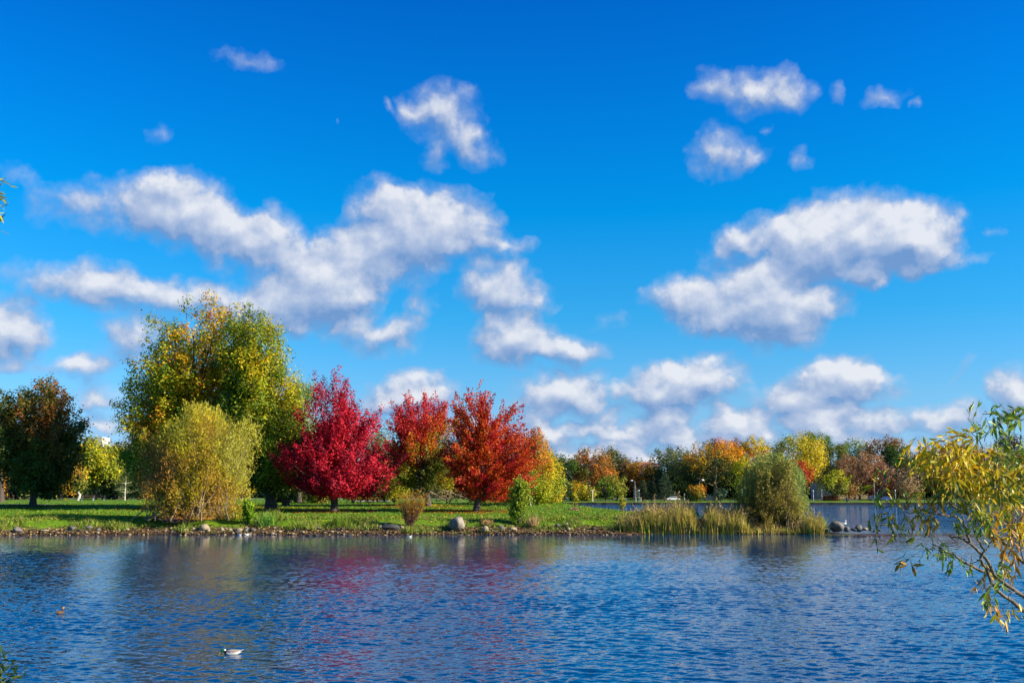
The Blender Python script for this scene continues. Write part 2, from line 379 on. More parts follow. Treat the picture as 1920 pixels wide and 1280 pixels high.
def build_water():
    m, nt, b = newmat("lake_water")
    geo = N(nt, "ShaderNodeNewGeometry"); P = geo.outputs["Position"]
    b.inputs["Base Color"].default_value = (0.0003, 0.042, 0.115, 1)
    b.inputs["Roughness"].default_value = 0.04; b.inputs["IOR"].default_value = 1.333; b.inputs["Specular Tint"].default_value = (0.66, 0.85, 1.0, 1)
    acc = None
    for i, (s, sx, ax, ay) in enumerate([(3.6, 0.5, 0.14, 0.24), (10.0, 0.6, 0.24, 0.36), (24.0, 0.7, 0.16, 0.22)]):
        mp = N(nt, "ShaderNodeMapping"); mp.inputs["Scale"].default_value = (s * sx, s, s); mp.inputs["Location"].default_value = (i * 13.7, i * 5.1, i * 3.3)
        mp.inputs["Rotation"].default_value = (0, 0, 0.15 * (i - 1))
        link(nt, P, mp.inputs[0])
        no = N(nt, "ShaderNodeTexNoise"); no.inputs["Scale"].default_value = 1.0; no.inputs["Detail"].default_value = 2.0; no.inputs["Distortion"].default_value = 0.4
        link(nt, mp.outputs[0], no.inputs["Vector"])
        sub = N(nt, "ShaderNodeVectorMath", operation="SUBTRACT"); link(nt, no.outputs["Color"], sub.inputs[0]); sub.inputs[1].default_value = (0.5, 0.5, 0.5)
        mu = N(nt, "ShaderNodeVectorMath", operation="MULTIPLY"); link(nt, sub.outputs[0], mu.inputs[0]); mu.inputs[1].default_value = (ax, ay, 0)
        if acc is None: acc = mu.outputs[0]
        else:
            ad = N(nt, "ShaderNodeVectorMath", operation="ADD"); link(nt, acc, ad.inputs[0]); link(nt, mu.outputs[0], ad.inputs[1]); acc = ad.outputs[0]
    # wind: calmer in the lee of the point, rougher on the open lake beyond it
    sp = N(nt, "ShaderNodeSeparateXYZ"); link(nt, P, sp.inputs[0])
    r = N(nt, "ShaderNodeMapRange"); r.inputs[1].default_value = 30; r.inputs[2].default_value = 65; r.inputs[3].default_value = 1.0; r.inputs[4].default_value = 0.32
    link(nt, sp.outputs["Y"], r.inputs[0])
    r2 = N(nt, "ShaderNodeMapRange"); r2.inputs[1].default_value = 76; r2.inputs[2].default_value = 92; r2.inputs[3].default_value = 0.0; r2.inputs[4].default_value = 6.0
    link(nt, sp.outputs["Y"], r2.inputs[0])
    a1 = N(nt, "ShaderNodeMath", operation="ADD"); link(nt, r.outputs[0], a1.inputs[0]); link(nt, r2.outputs[0], a1.inputs[1])
    gm = N(nt, "ShaderNodeMapping"); gm.inputs["Scale"].default_value = (0.045, 0.17, 1); link(nt, P, gm.inputs[0])
    gn = N(nt, "ShaderNodeTexNoise"); gn.inputs["Scale"].default_value = 1; gn.inputs["Detail"].default_value = 4; link(nt, gm.outputs[0], gn.inputs["Vector"])
    gr = N(nt, "ShaderNodeMapRange"); gr.inputs[1].default_value = 0.35; gr.inputs[2].default_value = 0.65; gr.inputs[3].default_value = 0.45; gr.inputs[4].default_value = 1.35; link(nt, gn.outputs["Fac"], gr.inputs[0])
    a2 = N(nt, "ShaderNodeMath", operation="MULTIPLY"); link(nt, a1.outputs[0], a2.inputs[0]); link(nt, gr.outputs[0], a2.inputs[1])
    sc = N(nt, "ShaderNodeVectorMath", operation="SCALE"); link(nt, acc, sc.inputs[0]); link(nt, a2.outputs[0], sc.inputs["Scale"])
    fin = N(nt, "ShaderNodeVectorMath", operation="ADD"); link(nt, sc.outputs[0], fin.inputs[0]); link(nt, geo.outputs["Normal"], fin.inputs[1])
    nn = N(nt, "ShaderNodeVectorMath", operation="NORMALIZE"); link(nt, fin.outputs[0], nn.inputs[0])
    link(nt, nn.outputs[0], b.inputs["Normal"])
    rw = np.random.default_rng(55)
    ys = [8.0]
    while ys[-1] < 77: ys.append(ys[-1] + 0.035 + (ys[-1] - 8) * 0.0011)
    ys = np.concatenate([[-60, 5], ys, np.linspace(78.5, 330, 90)])
    t = np.concatenate([[-14, -2], np.linspace(-.60, .60, 620), [2, 14]])
    Yg, Tg = np.meshgrid(ys, t, indexing="ij"); Xg = Tg * np.maximum(Yg, 12.)
    Z = np.zeros_like(Xg)
    nw = 60
    for k in range(nw):
        lam = .11 * (5.0 ** rw.uniform()) ; th = rw.normal() * .55; kx, ky = math.sin(th) * 6.283 / lam, math.cos(th) * 6.283 / lam
        slope = WAVE * (.55 if lam > .6 else 1.0); a = slope * lam / 6.283 * math.sqrt(2 / nw)
        Z += a * np.sin(kx * Xg + ky * Yg + rw.uniform(0, 6.28))
    G = np.stack([Xg, Yg * 2.2, 0 * Xg], -1); gust = np.clip(1 + .38 * Wave(61)(G.reshape(-1, 3), .03).reshape(Xg.shape) + .22 * Wave(62)(G.reshape(-1, 3), .12).reshape(Xg.shape), .35, 1.8)
    env = sstep(8, 12, Yg) * (1 - .85 * sstep(28, 64, Yg)) * (1 - sstep(75, 77, Yg)) * (np.abs(Tg) < .6)
    Z *= gust * env
    for wx, wy, hd, am in [(434, 1226, 3.26, .008), (113, 1150, 1.0, .006)]:      # wakes of the two near ducks
        d_ = ray(wx, wy); q_ = -CAMZ / d_[2]; dx, dy = Xg - d_[0] * q_, Yg - d_[1] * q_
        al = -(dx * math.cos(hd) + dy * math.sin(hd)); ac = -dx * math.sin(hd) + dy * math.cos(hd); rr = np.hypot(dx, dy)
        Z += am * np.exp(-((np.abs(ac) - .38 * al) / .07) ** 2) * (al > 0) * np.exp(-al / 1.3) + am * .6 * np.sin(rr * 26) * np.exp(-rr / .35)
    V = np.stack([Xg, Yg, Z], -1).reshape(-1, 3); nr, nc = Xg.shape
    i, j = np.meshgrid(np.arange(nr - 1), np.arange(nc - 1), indexing="ij")
    q = np.stack([i * nc + j, i * nc + j + 1, (i + 1) * nc + j + 1, (i + 1) * nc + j], -1).reshape(-1, 4)
    o = np_mesh("water", V, q.ravel(), np.full(len(q), 4), m, smooth=True)
    tag(o, "rippled blue lake with coloured reflections of the autumn trees", None, None, "structure")

# ------------------------------------------------------------------ sky
SUN_EL = math.radians(28); SUN_AZ = math.radians(103)   # clockwise from +Y: light from the right
EXPO = 1.0; SKYSTR = 0.05; WAVE = 0.13
TINT = [(0, (.65, 1.1, 2.0)), (2.3, (.66, 1.10, 1.90)), (5.25, (.56, 1.16, 1.74)), (9.7, (.20, 1.20, 1.84)), (15.6, (.008, 1.20, 2.05)), (21.4, (.005, 1.02, 2.15)), (26.7, (.005, .84, 2.08)), (34, (.01, .7, 1.9))]
CLD0 = srgb(116, 154, 206); CLD1 = srgb(176, 192, 222); CLD2 = srgb(236, 238, 244)
CLOUDS = [  # photo column, row, radius x, radius y, density, tilt
 (465,120,95,24,.42,3),(303,244,30,22,.35,0),(640,235,10,8,.2,0),(40,325,60,28,.28,0),
 (835,215,95,70,.85,0),(890,275,70,42,.7,20),(775,210,50,25,.5,0),(818,295,35,28,.55,0),(730,208,22,12,.4,30),
 (1425,170,95,52,.85,0),(1335,165,48,40,.65,20),(1490,178,45,40,.5,0),(1352,285,75,58,.8,0),(1415,292,50,22,.4,-20),
 (1660,186,52,22,.5,-5),(1722,195,16,12,.4,0),(1560,172,20,22,.33,0),(1505,292,26,28,.42,0),(1440,250,14,11,.4,0),(1865,432,16,10,.3,0),
 (250,385,130,70,.62,0),(345,395,110,85,.95,0),(120,388,85,45,.38,0),(300,340,60,25,.4,0),(430,445,95,75,.85,25),(510,435,65,60,.7,0),
 (560,500,115,62,.8,10),(650,495,105,75,.8,0),(740,450,130,95,1.0,0),(835,425,125,90,1.15,0),(715,370,75,50,.6,0),(620,570,110,80,.85,-20),
 (950,455,70,26,.6,10),(940,545,95,72,1.1,0),(1010,575,40,28,.4,0),(1150,600,50,30,.3,0),
 (380,565,140,45,.5,0),(180,530,105,56,1.0,0),(50,530,70,42,.45,0),(250,630,80,62,.7,-15),(500,585,100,60,.7,0),
 (12,620,80,72,1.1,0),(150,690,70,30,.8,0),(30,692,60,20,.4,0),(185,745,60,32,.6,0),(190,795,50,24,.7,0),
 (720,630,95,46,.8,0),(560,560,120,60,.55,0),(320,545,110,36,.5,0),(640,560,80,50,.5,0),(790,570,40,60,.45,0),(965,640,100,56,1.2,0),(1070,657,85,34,.85,0),
 (1620,435,190,92,1.2,5),(1530,440,90,66,.95,0),(1700,450,90,70,1.05,0),(1390,450,105,36,.75,-25),(1480,510,105,85,1.05,-20),
 (1395,550,120,66,.95,0),(1270,560,80,48,.85,0),(1330,600,85,46,.7,0),(1460,605,110,64,1.15,0),(1620,515,45,36,.85,0),(1800,490,60,18,.4,-8),(1550,570,60,40,.7,0),
 (1240,735,85,68,1.25,0),(1325,710,88,54,1.1,0),(1065,735,125,48,1.15,0),(790,735,85,44,1.15,0),(725,750,70,36,.8,0),(850,800,120,40,.7,0),
 (1000,775,80,30,.55,0),(1040,812,70,26,.8,0),(1110,800,60,30,.7,0),(1170,818,70,34,.9,0),(1150,775,40,18,.5,0),(1245,800,60,30,.8,0),(1290,825,80,26,.8,0),(1375,795,75,34,1.1,0),(1420,820,60,24,.7,0),(1060,845,120,18,.7,0),(1230,850,160,18,.7,0),(1345,765,40,14,.4,0),(1110,862,240,18,.7,0),(1480,846,150,16,.6,0),(1010,800,50,24,.6,0),
 (1510,755,120,60,1.05,0),(1560,700,90,38,.95,0),(1630,722,75,34,.8,5),(1545,800,70,30,.95,0),(1600,770,40,20,.5,0),(1650,788,60,28,.85,-15),(1600,825,110,18,.7,0),
 (1770,790,90,36,.85,0),(1905,735,50,58,1.1,0),(1790,700,50,16,.3,-40),(1815,748,26,16,.35,0),(1720,838,160,16,.6,0),(300,840,200,26,.6,0),(560,800,100,30,.5,0)]

def build_sky():
    w = bpy.data.worlds.new("World"); scene.world = w; w.use_nodes = True
    nt = w.node_tree; bg = nt.nodes["Background"]
    sky = N(nt, "ShaderNodeTexSky", sky_type="NISHITA"); sky.sun_disc = False
    sky.sun_elevation = SUN_EL; sky.sun_rotation = SUN_AZ; sky.air_density = 1.0; sky.dust_density = 0.3; sky.ozone_density = 2.0
    tc = N(nt, "ShaderNodeTexCoord"); D = tc.outputs["Generated"]
    sp = N(nt, "ShaderNodeSeparateXYZ"); link(nt, D, sp.inputs[0])
    def math_(op, a, b_=None, c=None, clamp=False):
        n = N(nt, "ShaderNodeMath", operation=op); n.use_clamp = clamp
        for i, v in enumerate((a, b_, c)):
            if v is None: continue
            if isinstance(v, (int, float)): n.inputs[i].default_value = v
            else: link(nt, v, n.inputs[i])
        return n.outputs[0]
    el = math_("ARCSINE", sp.outputs["Z"]); az = math_("ARCTAN2", sp.outputs["X"], sp.outputs["Y"])
    # deeper, more saturated blue of a clear autumn sky, by elevation
    rp = N(nt, "ShaderNodeValToRGB"); link(nt, math_("DIVIDE", el, 0.6, clamp=True), rp.inputs["Fac"])
    e = rp.color_ramp.elements
    for i, (deg, c) in enumerate(TINT):
        p = math.radians(deg) / 0.6
        if i < 2: x_ = e[i]; x_.position = p
        else: x_ = e.new(p)
        x_.color = (*(np.array(c) / 2.2 * .95), 1)
    mul = N(nt, "ShaderNodeMix", data_type="RGBA", blend_type="MULTIPLY"); mul.clamp_factor = False; mul.inputs["Factor"].default_value = 1.0
    rs = N(nt, "ShaderNodeVectorMath", operation="SCALE"); link(nt, rp.outputs[0], rs.inputs[0]); rs.inputs["Scale"].default_value = 2.2
    link(nt, sky.outputs[0], mul.inputs[6]); link(nt, rs.outputs[0], mul.inputs[7])
    # cloud coordinates: (azimuth, elevation) in hundredths of a degree-like units
    uv = N(nt, "ShaderNodeCombineXYZ"); link(nt, math_("MULTIPLY", az, 19.2), uv.inputs[0]); link(nt, math_("MULTIPLY", el, 19.2), uv.inputs[1])
    UVP = uv.outputs[0]
    def squash(P):   # cloud texture flattens toward the horizon
        s_ = N(nt, "ShaderNodeSeparateXYZ"); link(nt, P, s_.inputs[0]); c_ = N(nt, "ShaderNodeCombineXYZ"); link(nt, s_.outputs[0], c_.inputs[0])
        link(nt, math_("ADD", s_.outputs[1], math_("MULTIPLY", math_("SUBTRACT", 1.0, math_("EXPONENT", math_("MULTIPLY", s_.outputs[1], -1.1))), 0.75)), c_.inputs[1]); return c_.outputs[0]
    def field(P, full=True):
        P2 = squash(P)
        n1 = N(nt, "ShaderNodeTexNoise"); n1.inputs["Scale"].default_value = 1.7; n1.inputs["Detail"].default_value = 6; n1.inputs["Roughness"].default_value = 0.5
        link(nt, P2, n1.inputs["Vector"])
        sb = N(nt, "ShaderNodeVectorMath", operation="SUBTRACT"); link(nt, n1.outputs["Color"], sb.inputs[0]); sb.inputs[1].default_value = (0.5, 0.5, 0.5)
        ms = N(nt, "ShaderNodeVectorMath", operation="MULTIPLY"); link(nt, sb.outputs[0], ms.inputs[0]); ms.inputs[1].default_value = (0.8, 0.6, 0)
        ad = N(nt, "ShaderNodeVectorMath", operation="ADD"); link(nt, ms.outputs[0], ad.inputs[0]); link(nt, P, ad.inputs[1])
        Q = ad.outputs[0]; acc = None
        for px, py, rx, ry, den, rot in CLOUDS:
            den = den * (.82 if py < 312 else 1.0)
            d = ray(px, py); d = d / np.linalg.norm(d)
            a_, e_ = math.atan2(d[0], d[1]) * 19.2, math.asin(d[2]) * 19.2
            mp = N(nt, "ShaderNodeMapping", vector_type="TEXTURE")
            mp.inputs["Location"].default_value = (a_, e_, 0); mp.inputs["Scale"].default_value = (rx / 100 * 1.04, ry / 100 * 1.06, 1)
            mp.inputs["Rotation"].default_value = (0, 0, -math.radians(rot))
            link(nt, Q, mp.inputs[0])
            g = N(nt, "ShaderNodeTexGradient", gradient_type="SPHERICAL"); link(nt, mp.outputs[0], g.inputs[0])
            acc = math_("MULTIPLY", g.outputs["Fac"], den * 1.35) if acc is None else math_("MULTIPLY_ADD", g.outputs["Fac"], den * 1.35, acc)
        if not full: return acc, None, acc
        # spherical gradient sums; compress, then break up with detail noise
        n2 = N(nt, "ShaderNodeTexNoise"); n2.inputs["Scale"].default_value = 2.1; n2.inputs["Detail"].default_value = 9; n2.inputs["Roughness"].default_value = 0.60
        link(nt, P2, n2.inputs["Vector"])
        vo = N(nt, "ShaderNodeTexVoronoi", feature="SMOOTH_F1"); vo.inputs["Scale"].default_value = 3.4; vo.inputs["Smoothness"].default_value = 0.6
        vo.inputs["Detail"].default_value = 1.0; vo.inputs["Roughness"].default_value = 0.55; vo.normalize = True
        link(nt, Q, vo.inputs["Vector"])
        puff = math_("MULTIPLY_ADD", vo.outputs["Distance"], -0.9, 0.36)
        br = math_("MULTIPLY", math_("ADD", math_("MULTIPLY", math_("SUBTRACT", n2.outputs["Fac"], 0.5), 0.75), puff), math_("MULTIPLY_ADD", acc, 0.7, 0.65))
        gate = math_("MULTIPLY", acc, 8.0, clamp=True)
        return math_("MULTIPLY_ADD", br, gate, acc), n2.outputs["Fac"], acc
    f0, nz, a0 = field(UVP)
    sh = N(nt, "ShaderNodeVectorMath", operation="ADD"); link(nt, UVP, sh.inputs[0]); sh.inputs[1].default_value = (0.10, 0.24, 0)
    f1, _, a1 = field(sh.outputs[0], False)
    n3 = N(nt, "ShaderNodeTexNoise"); n3.inputs["Scale"].default_value = 2.1; n3.inputs["Detail"].default_value = 5; n3.inputs["Roughness"].default_value = 0.52
    link(nt, squash(sh.outputs[0]), n3.inputs["Vector"])
    mr = N(nt, "ShaderNodeMapRange", interpolation_type="SMOOTHSTEP"); link(nt, f0, mr.inputs[0]); mr.inputs[1].default_value = 0.10; mr.inputs[2].default_value = 1.0
    alpha = math_("MULTIPLY", mr.outputs[0], 0.93)
    # lit where the cloud thins toward the sun (upper right), grey where more cloud lies that way
    li = math_("MULTIPLY_ADD", math_("SUBTRACT", a0, a1), 0.6, 0.29); li = math_("MULTIPLY_ADD", math_("SUBTRACT", nz, n3.outputs["Fac"]), 0.75, li)
    li = math_("ADD", li, math_("ADD", math_("MULTIPLY", math_("MINIMUM", math_("ABSOLUTE", math_("SUBTRACT", f0, 0.55)), 0.5), 0.45), math_("MULTIPLY", math_("SUBTRACT", nz, 0.5), 0.1)), clamp=True)
    cr = N(nt, "ShaderNodeValToRGB"); link(nt, li, cr.inputs["Fac"]); ce = cr.color_ramp.elements
    ce[0].position = 0.05; ce[0].color = (*(CLD0), 1); ce[1].position = 0.95; ce[1].color = (*(CLD2), 1)
    x_ = ce.new(0.5); x_.color = (*CLD1, 1)
    cs = N(nt, "ShaderNodeVectorMath", operation="SCALE"); link(nt, cr.outputs[0], cs.inputs[0]); cs.inputs["Scale"].default_value = 1.0 / SKYSTR / 2 ** EXPO
    mx = N(nt, "ShaderNodeMix", data_type="RGBA"); link(nt, alpha, mx.inputs["Factor"]); link(nt, mul.outputs[2], mx.inputs[6]); link(nt, cs.outputs[0], mx.inputs[7])
    link(nt, mx.outputs[2], bg.inputs["Color"]); bg.inputs["Strength"].default_value = SKYSTR
    w.cycles.sampling_method = "MANUAL"; w.cycles.sample_map_resolution = 512
    sd = bpy.data.lights.new("sun", "SUN"); so = bpy.data.objects.new("sun", sd); COL.objects.link(so)
    sd.energy = 5.0; sd.angle = math.radians(0.5); sd.color = (1.0, 0.90, 0.74)
    v = Vector((math.sin(SUN_AZ) * math.cos(SUN_EL), math.cos(SUN_AZ) * math.cos(SUN_EL), math.sin(SUN_EL)))
    so.rotation_euler = v.to_track_quat("Z", "Y").to_euler(); so.location = (60, -10, 60)
# ------------------------------------------------------------------ colours (real leaf reflectances)
GRN = (0.030, 0.075, 0.012); DGRN = (0.012, 0.035, 0.010); LGRN = (0.14, 0.23, 0.015); YGRN = (0.33, 0.36, 0.010)
OLIV = (0.16, 0.17, 0.025); YEL = (0.60, 0.46, 0.012); GOLD = (0.66, 0.36, 0.008); ORG = (0.66, 0.20, 0.012); RUST = (0.30, 0.09, 0.02)
RED = (0.50, 0.010, 0.028); CRIM = (0.36, 0.004, 0.026); DRED = (0.18, 0.006, 0.02); ORED = (0.58, 0.055, 0.014); BRN = (0.14, 0.07, 0.025)
TAN = (0.34, 0.22, 0.08); PINKT = (0.33, 0.17, 0.10)

def ell(cx, top, bot, hw, power=2.2, tilt=0, n=8, wtop=0.0):
    """rounded crown outline in photograph pixels: rows (row, left, right)"""
    o = []
    for i in range(n + 1):
        t = i / n; y = top + (bot - top) * t; u = 2 * t - 1
        w = hw * max(0.0, 1 - abs(u) ** power) ** (1 / power)
        w = max(w, hw * 0.12)
        o.append((y, cx - w + tilt * (0.5 - t), cx + w + tilt * (0.5 - t)))
    return o

def build_near_trees():
    # the tall green and gold maples behind the willow
    make_tree("maple_tree", "tallest broad maple, green turning gold and orange, behind the olive willow bush", "tree",
              [(555, 372, 408), (570, 335, 425), (600, 300, 432), (640, 283, 440), (680, 262, 452), (720, 240, 462), (760, 228, 470), (800, 218, 475), (850, 225, 478), (890, 245, 470)],
              100, 372, [LGRN, YGRN, YGRN, YEL, GOLD, YEL, ORG], nspray=1050, nleaf=110, leaf=(0.21, 0.165), slen=1.2, srad=0.46, gap=-0.8, gapf=0.16,
              pf=0.12, pz=0.45, pxg=0.18, pr=0.45, trunk_r=0.42, limbs=40, boughs=110, brad=1.35, seed=3, lump=0.14, depth=0.95, up=0.2)
    make_tree("maple_tree", "broad green maple with orange flecks between the tallest maple and the crimson one", "tree",
              [(563, 438, 452), (575, 432, 490), (600, 424, 520), (640, 420, 538), (680, 415, 546), (720, 412, 560), (770, 410, 575), (820, 415, 584), (860, 425, 575), (895, 445, 555), (912, 470, 530)],
              97, 508, [GRN, (0.07, .13, .02), LGRN, YGRN, LGRN, YGRN, YEL], nspray=900, nleaf=104, leaf=(0.205, 0.15), slen=1.2, srad=0.44, gap=-0.8, gapf=0.17,
              pf=0.13, pz=0.25, pxg=0.15, pr=0.42, trunk_r=0.5, limbs=36, boughs=95, brad=1.3, seed=4, lump=0.14, up=0.25)
    make_tree("willow_tree", "pale green feathery tree top showing between the green maple and the crimson maple", "tree",
              ell(560, 690, 900, 34), 125, 560, [(0.16, .24, .05), (0.26, .34, .07), (0.34, .38, .1)], nspray=350, nleaf=50, leaf=(0.26, 0.07), slen=1.3, srad=0.4, seed=5, droop=.8, trunk_r=.3, fine=.6)
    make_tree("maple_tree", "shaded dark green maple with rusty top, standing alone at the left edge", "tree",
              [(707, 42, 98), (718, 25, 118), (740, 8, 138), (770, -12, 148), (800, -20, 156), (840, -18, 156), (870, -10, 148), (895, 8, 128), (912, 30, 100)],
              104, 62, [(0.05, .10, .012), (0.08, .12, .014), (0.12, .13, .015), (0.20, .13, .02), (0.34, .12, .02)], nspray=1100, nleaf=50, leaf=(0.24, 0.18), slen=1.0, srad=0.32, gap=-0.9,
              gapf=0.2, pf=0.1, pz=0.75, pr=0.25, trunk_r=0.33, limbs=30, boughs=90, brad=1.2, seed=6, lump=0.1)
    make_tree("maple_tree", "crimson red maple with a low spreading skirt, left of the other red trees", "tree",
              [(690, 595, 632), (708, 587, 648), (724, 590, 668), (745, 578, 692), (765, 572, 706), (785, 570, 716), (805, 562, 706), (825, 555, 700), (845, 532, 735), (865, 517, 738), (885, 518, 738), (903, 535, 735), (918, 560, 742)],
              93, 627, [DRED, CRIM, RED, (0.68, .018, .04), RED, RED], nspray=900, nleaf=78, leaf=(0.165, 0.13), slen=1.5, srad=0.25, gap=-0.30, gapf=0.3,
              pf=0.2, pr=0.5, trunk_r=0.34, limbs=34, boughs=64, brad=.78, seed=8, up=0.6, rho=0.42, lump=0.28, depth=0.85, jit=.16)
    make_tree("maple_tree", "scarlet topped maple with olive yellow lower leaves, between the crimson and the orange red trees", "tree",
              [(733, 768, 792), (742, 755, 830), (760, 742, 842), (785, 730, 868), (810, 724, 880), (840, 722, 880), (865, 724, 878), (890, 735, 868), (905, 750, 850)],
              106, 803, [OLIV, YGRN, (0.4, .25, .015), ORG, ORED, RED, (0.6, .03, .03)], nspray=860, nleaf=68, leaf=(0.175, 0.12), slen=1.5, srad=0.22, gap=-0.24, gapf=0.3,
              pf=0.12, pz=1.5, pr=0.25, trunk_r=0.3, limbs=34, boughs=56, brad=.8, seed=9, up=0.55, rho=0.42, lump=0.28, depth=0.85, fine=.4)
    make_tree("maple_tree", "orange red maple with upswept layered branches, right of the scarlet one", "tree",
              [(721, 866, 905), (735, 852, 918), (748, 850, 942), (765, 858, 962), (785, 860, 970), (803, 858, 985), (822, 846, 1000), (840, 834, 1008), (860, 832, 1004), (880, 834, 998), (900, 845, 992), (915, 862, 985), (926, 880, 975)],
              93, 893, [CRIM, RED, ORED, (0.66, .12, .014), ORED, ORG, ORED, (0.62, .10, .014), RED], nspray=980, nleaf=66, leaf=(0.18, 0.105), slen=1.9, srad=0.16, gap=-0.30, gapf=0.32,
              pf=0.16, pr=0.45, trunk_r=0.29, limbs=40, boughs=62, brad=.66, seed=26, up=0.28, rho=0.42, lump=0.25, depth=0.85, fine=.7, lowdir=0.8)
    # behind the maples
    U = "understory trees behind the maples"
    make_tree("willow_tree", "pale willowy tree crown far behind, between the crimson and scarlet maples", "tree",
              ell(712, 795, 915, 30), 190, 712, [(0.2, .25, .06), (0.3, .33, .09)], nspray=220, nleaf=40, leaf=(0.42, 0.16), slen=2, srad=.7, seed=11, droop=1.5, trunk_r=.35)
    make_tree("yellow_tree", "golden yellow tree with bare wispy top, right behind the orange red maple", "tree",
              [(800, 1000, 1008), (815, 990, 1018), (835, 975, 1026), (860, 975, 1034), (890, 975, 1036), (920, 972, 1034), (936, 985, 1030)], 112, 1006,
              [YGRN, YEL, GOLD, (0.6, .26, .02), TAN], nspray=420, nleaf=36, leaf=(0.2, 0.13), slen=1.1, srad=.3, seed=12, pz=1.1, up=.6, trunk_r=.1, stems=4, bark_m=M_BARK_TAN)
    make_tree("yellow_tree", "rounded lemon yellow shrubby tree at the right end of the maple group", "tree",
              [(842, 1018, 1030), (855, 1008, 1045), (875, 1000, 1056), (895, 998, 1061), (915, 1000, 1058), (935, 1000, 1050)], 118, 1030,
              [LGRN, YGRN, YEL, (0.6, .44, .02), (0.6, .3, .02)], nspray=380, nleaf=36, leaf=(0.22, 0.14), slen=1.0, srad=.34, seed=13, pr=.5, trunk_r=.09, stems=4)
    make_tree("birch_tree", "thin pale trunked sapling with green leaves below the yellow shrubs", "tree",
              ell(985, 865, 942, 18), 108, 995, [GRN, LGRN, YGRN], nspray=130, nleaf=36, leaf=(0.2, 0.13), slen=.8, srad=.3, seed=14, trunk_r=.1, bark_m=M_BARK_PALE)
    und = [(745, 845, 935, 30, [OLIV, YGRN, YEL], "olive yellow tree behind the scarlet maple, left of its trunk"),
           (840, 850, 928, 34, [OLIV, (0.3, .26, .03), YEL], "yellowish tree behind, between scarlet and orange red trunks"),
           (560, 885, 942, 26, [GRN, OLIV, LGRN], "low olive shrub tree right of the dark twin trunks"),
           (600, 880, 944, 24, [OLIV, YGRN, TAN], "straggly yellow green shrub behind the crimson maple, left of its trunk"),
           (662, 885, 935, 22, [YGRN, YEL, LGRN], "bright yellow green shrub behind the crimson maple, right of its trunk"),
           (715, 880, 935, 20, [OLIV, TAN, YGRN], "drab olive shrub behind the crimson maple's right skirt"),
           (905, 890, 940, 30, [TAN, (0.45, .25, .05), YEL], "tan and orange shrub behind the trunk of the orange red maple"),
           (955, 885, 942, 26, [DGRN, GRN, OLIV], "dark green shrub behind the orange red maple's right side"),
           (525, 890, 944, 24, [OLIV, GRN, LGRN], "loose green bush around the dark twin trunks")]
    for i, (cx, t, b, hw, c, lb) in enumerate(und):
        make_tree("shrub_tree", lb, "tree", ell(cx, t, b, hw, 2.6), 119 + i % 3 * 4, cx + (i % 3 - 1) * 6, c, group=U, nspray=170, nleaf=34, leaf=(0.24, 0.14),
                  slen=1.0, srad=.35, seed=30 + i, pr=.5, trunk_r=.1, stems=3, gap=-.3, jit=.18)
    make_tree("dark_trunk_tree", "dark leaning twin trunk tree at the foot of the green maple", "tree",
              ell(548, 850, 925, 30), 108, 535, [DGRN, GRN, OLIV], nspray=150, nleaf=40, leaf=(0.24, 0.16), slen=1, srad=.35, seed=45, trunk_r=.22, stems=3)

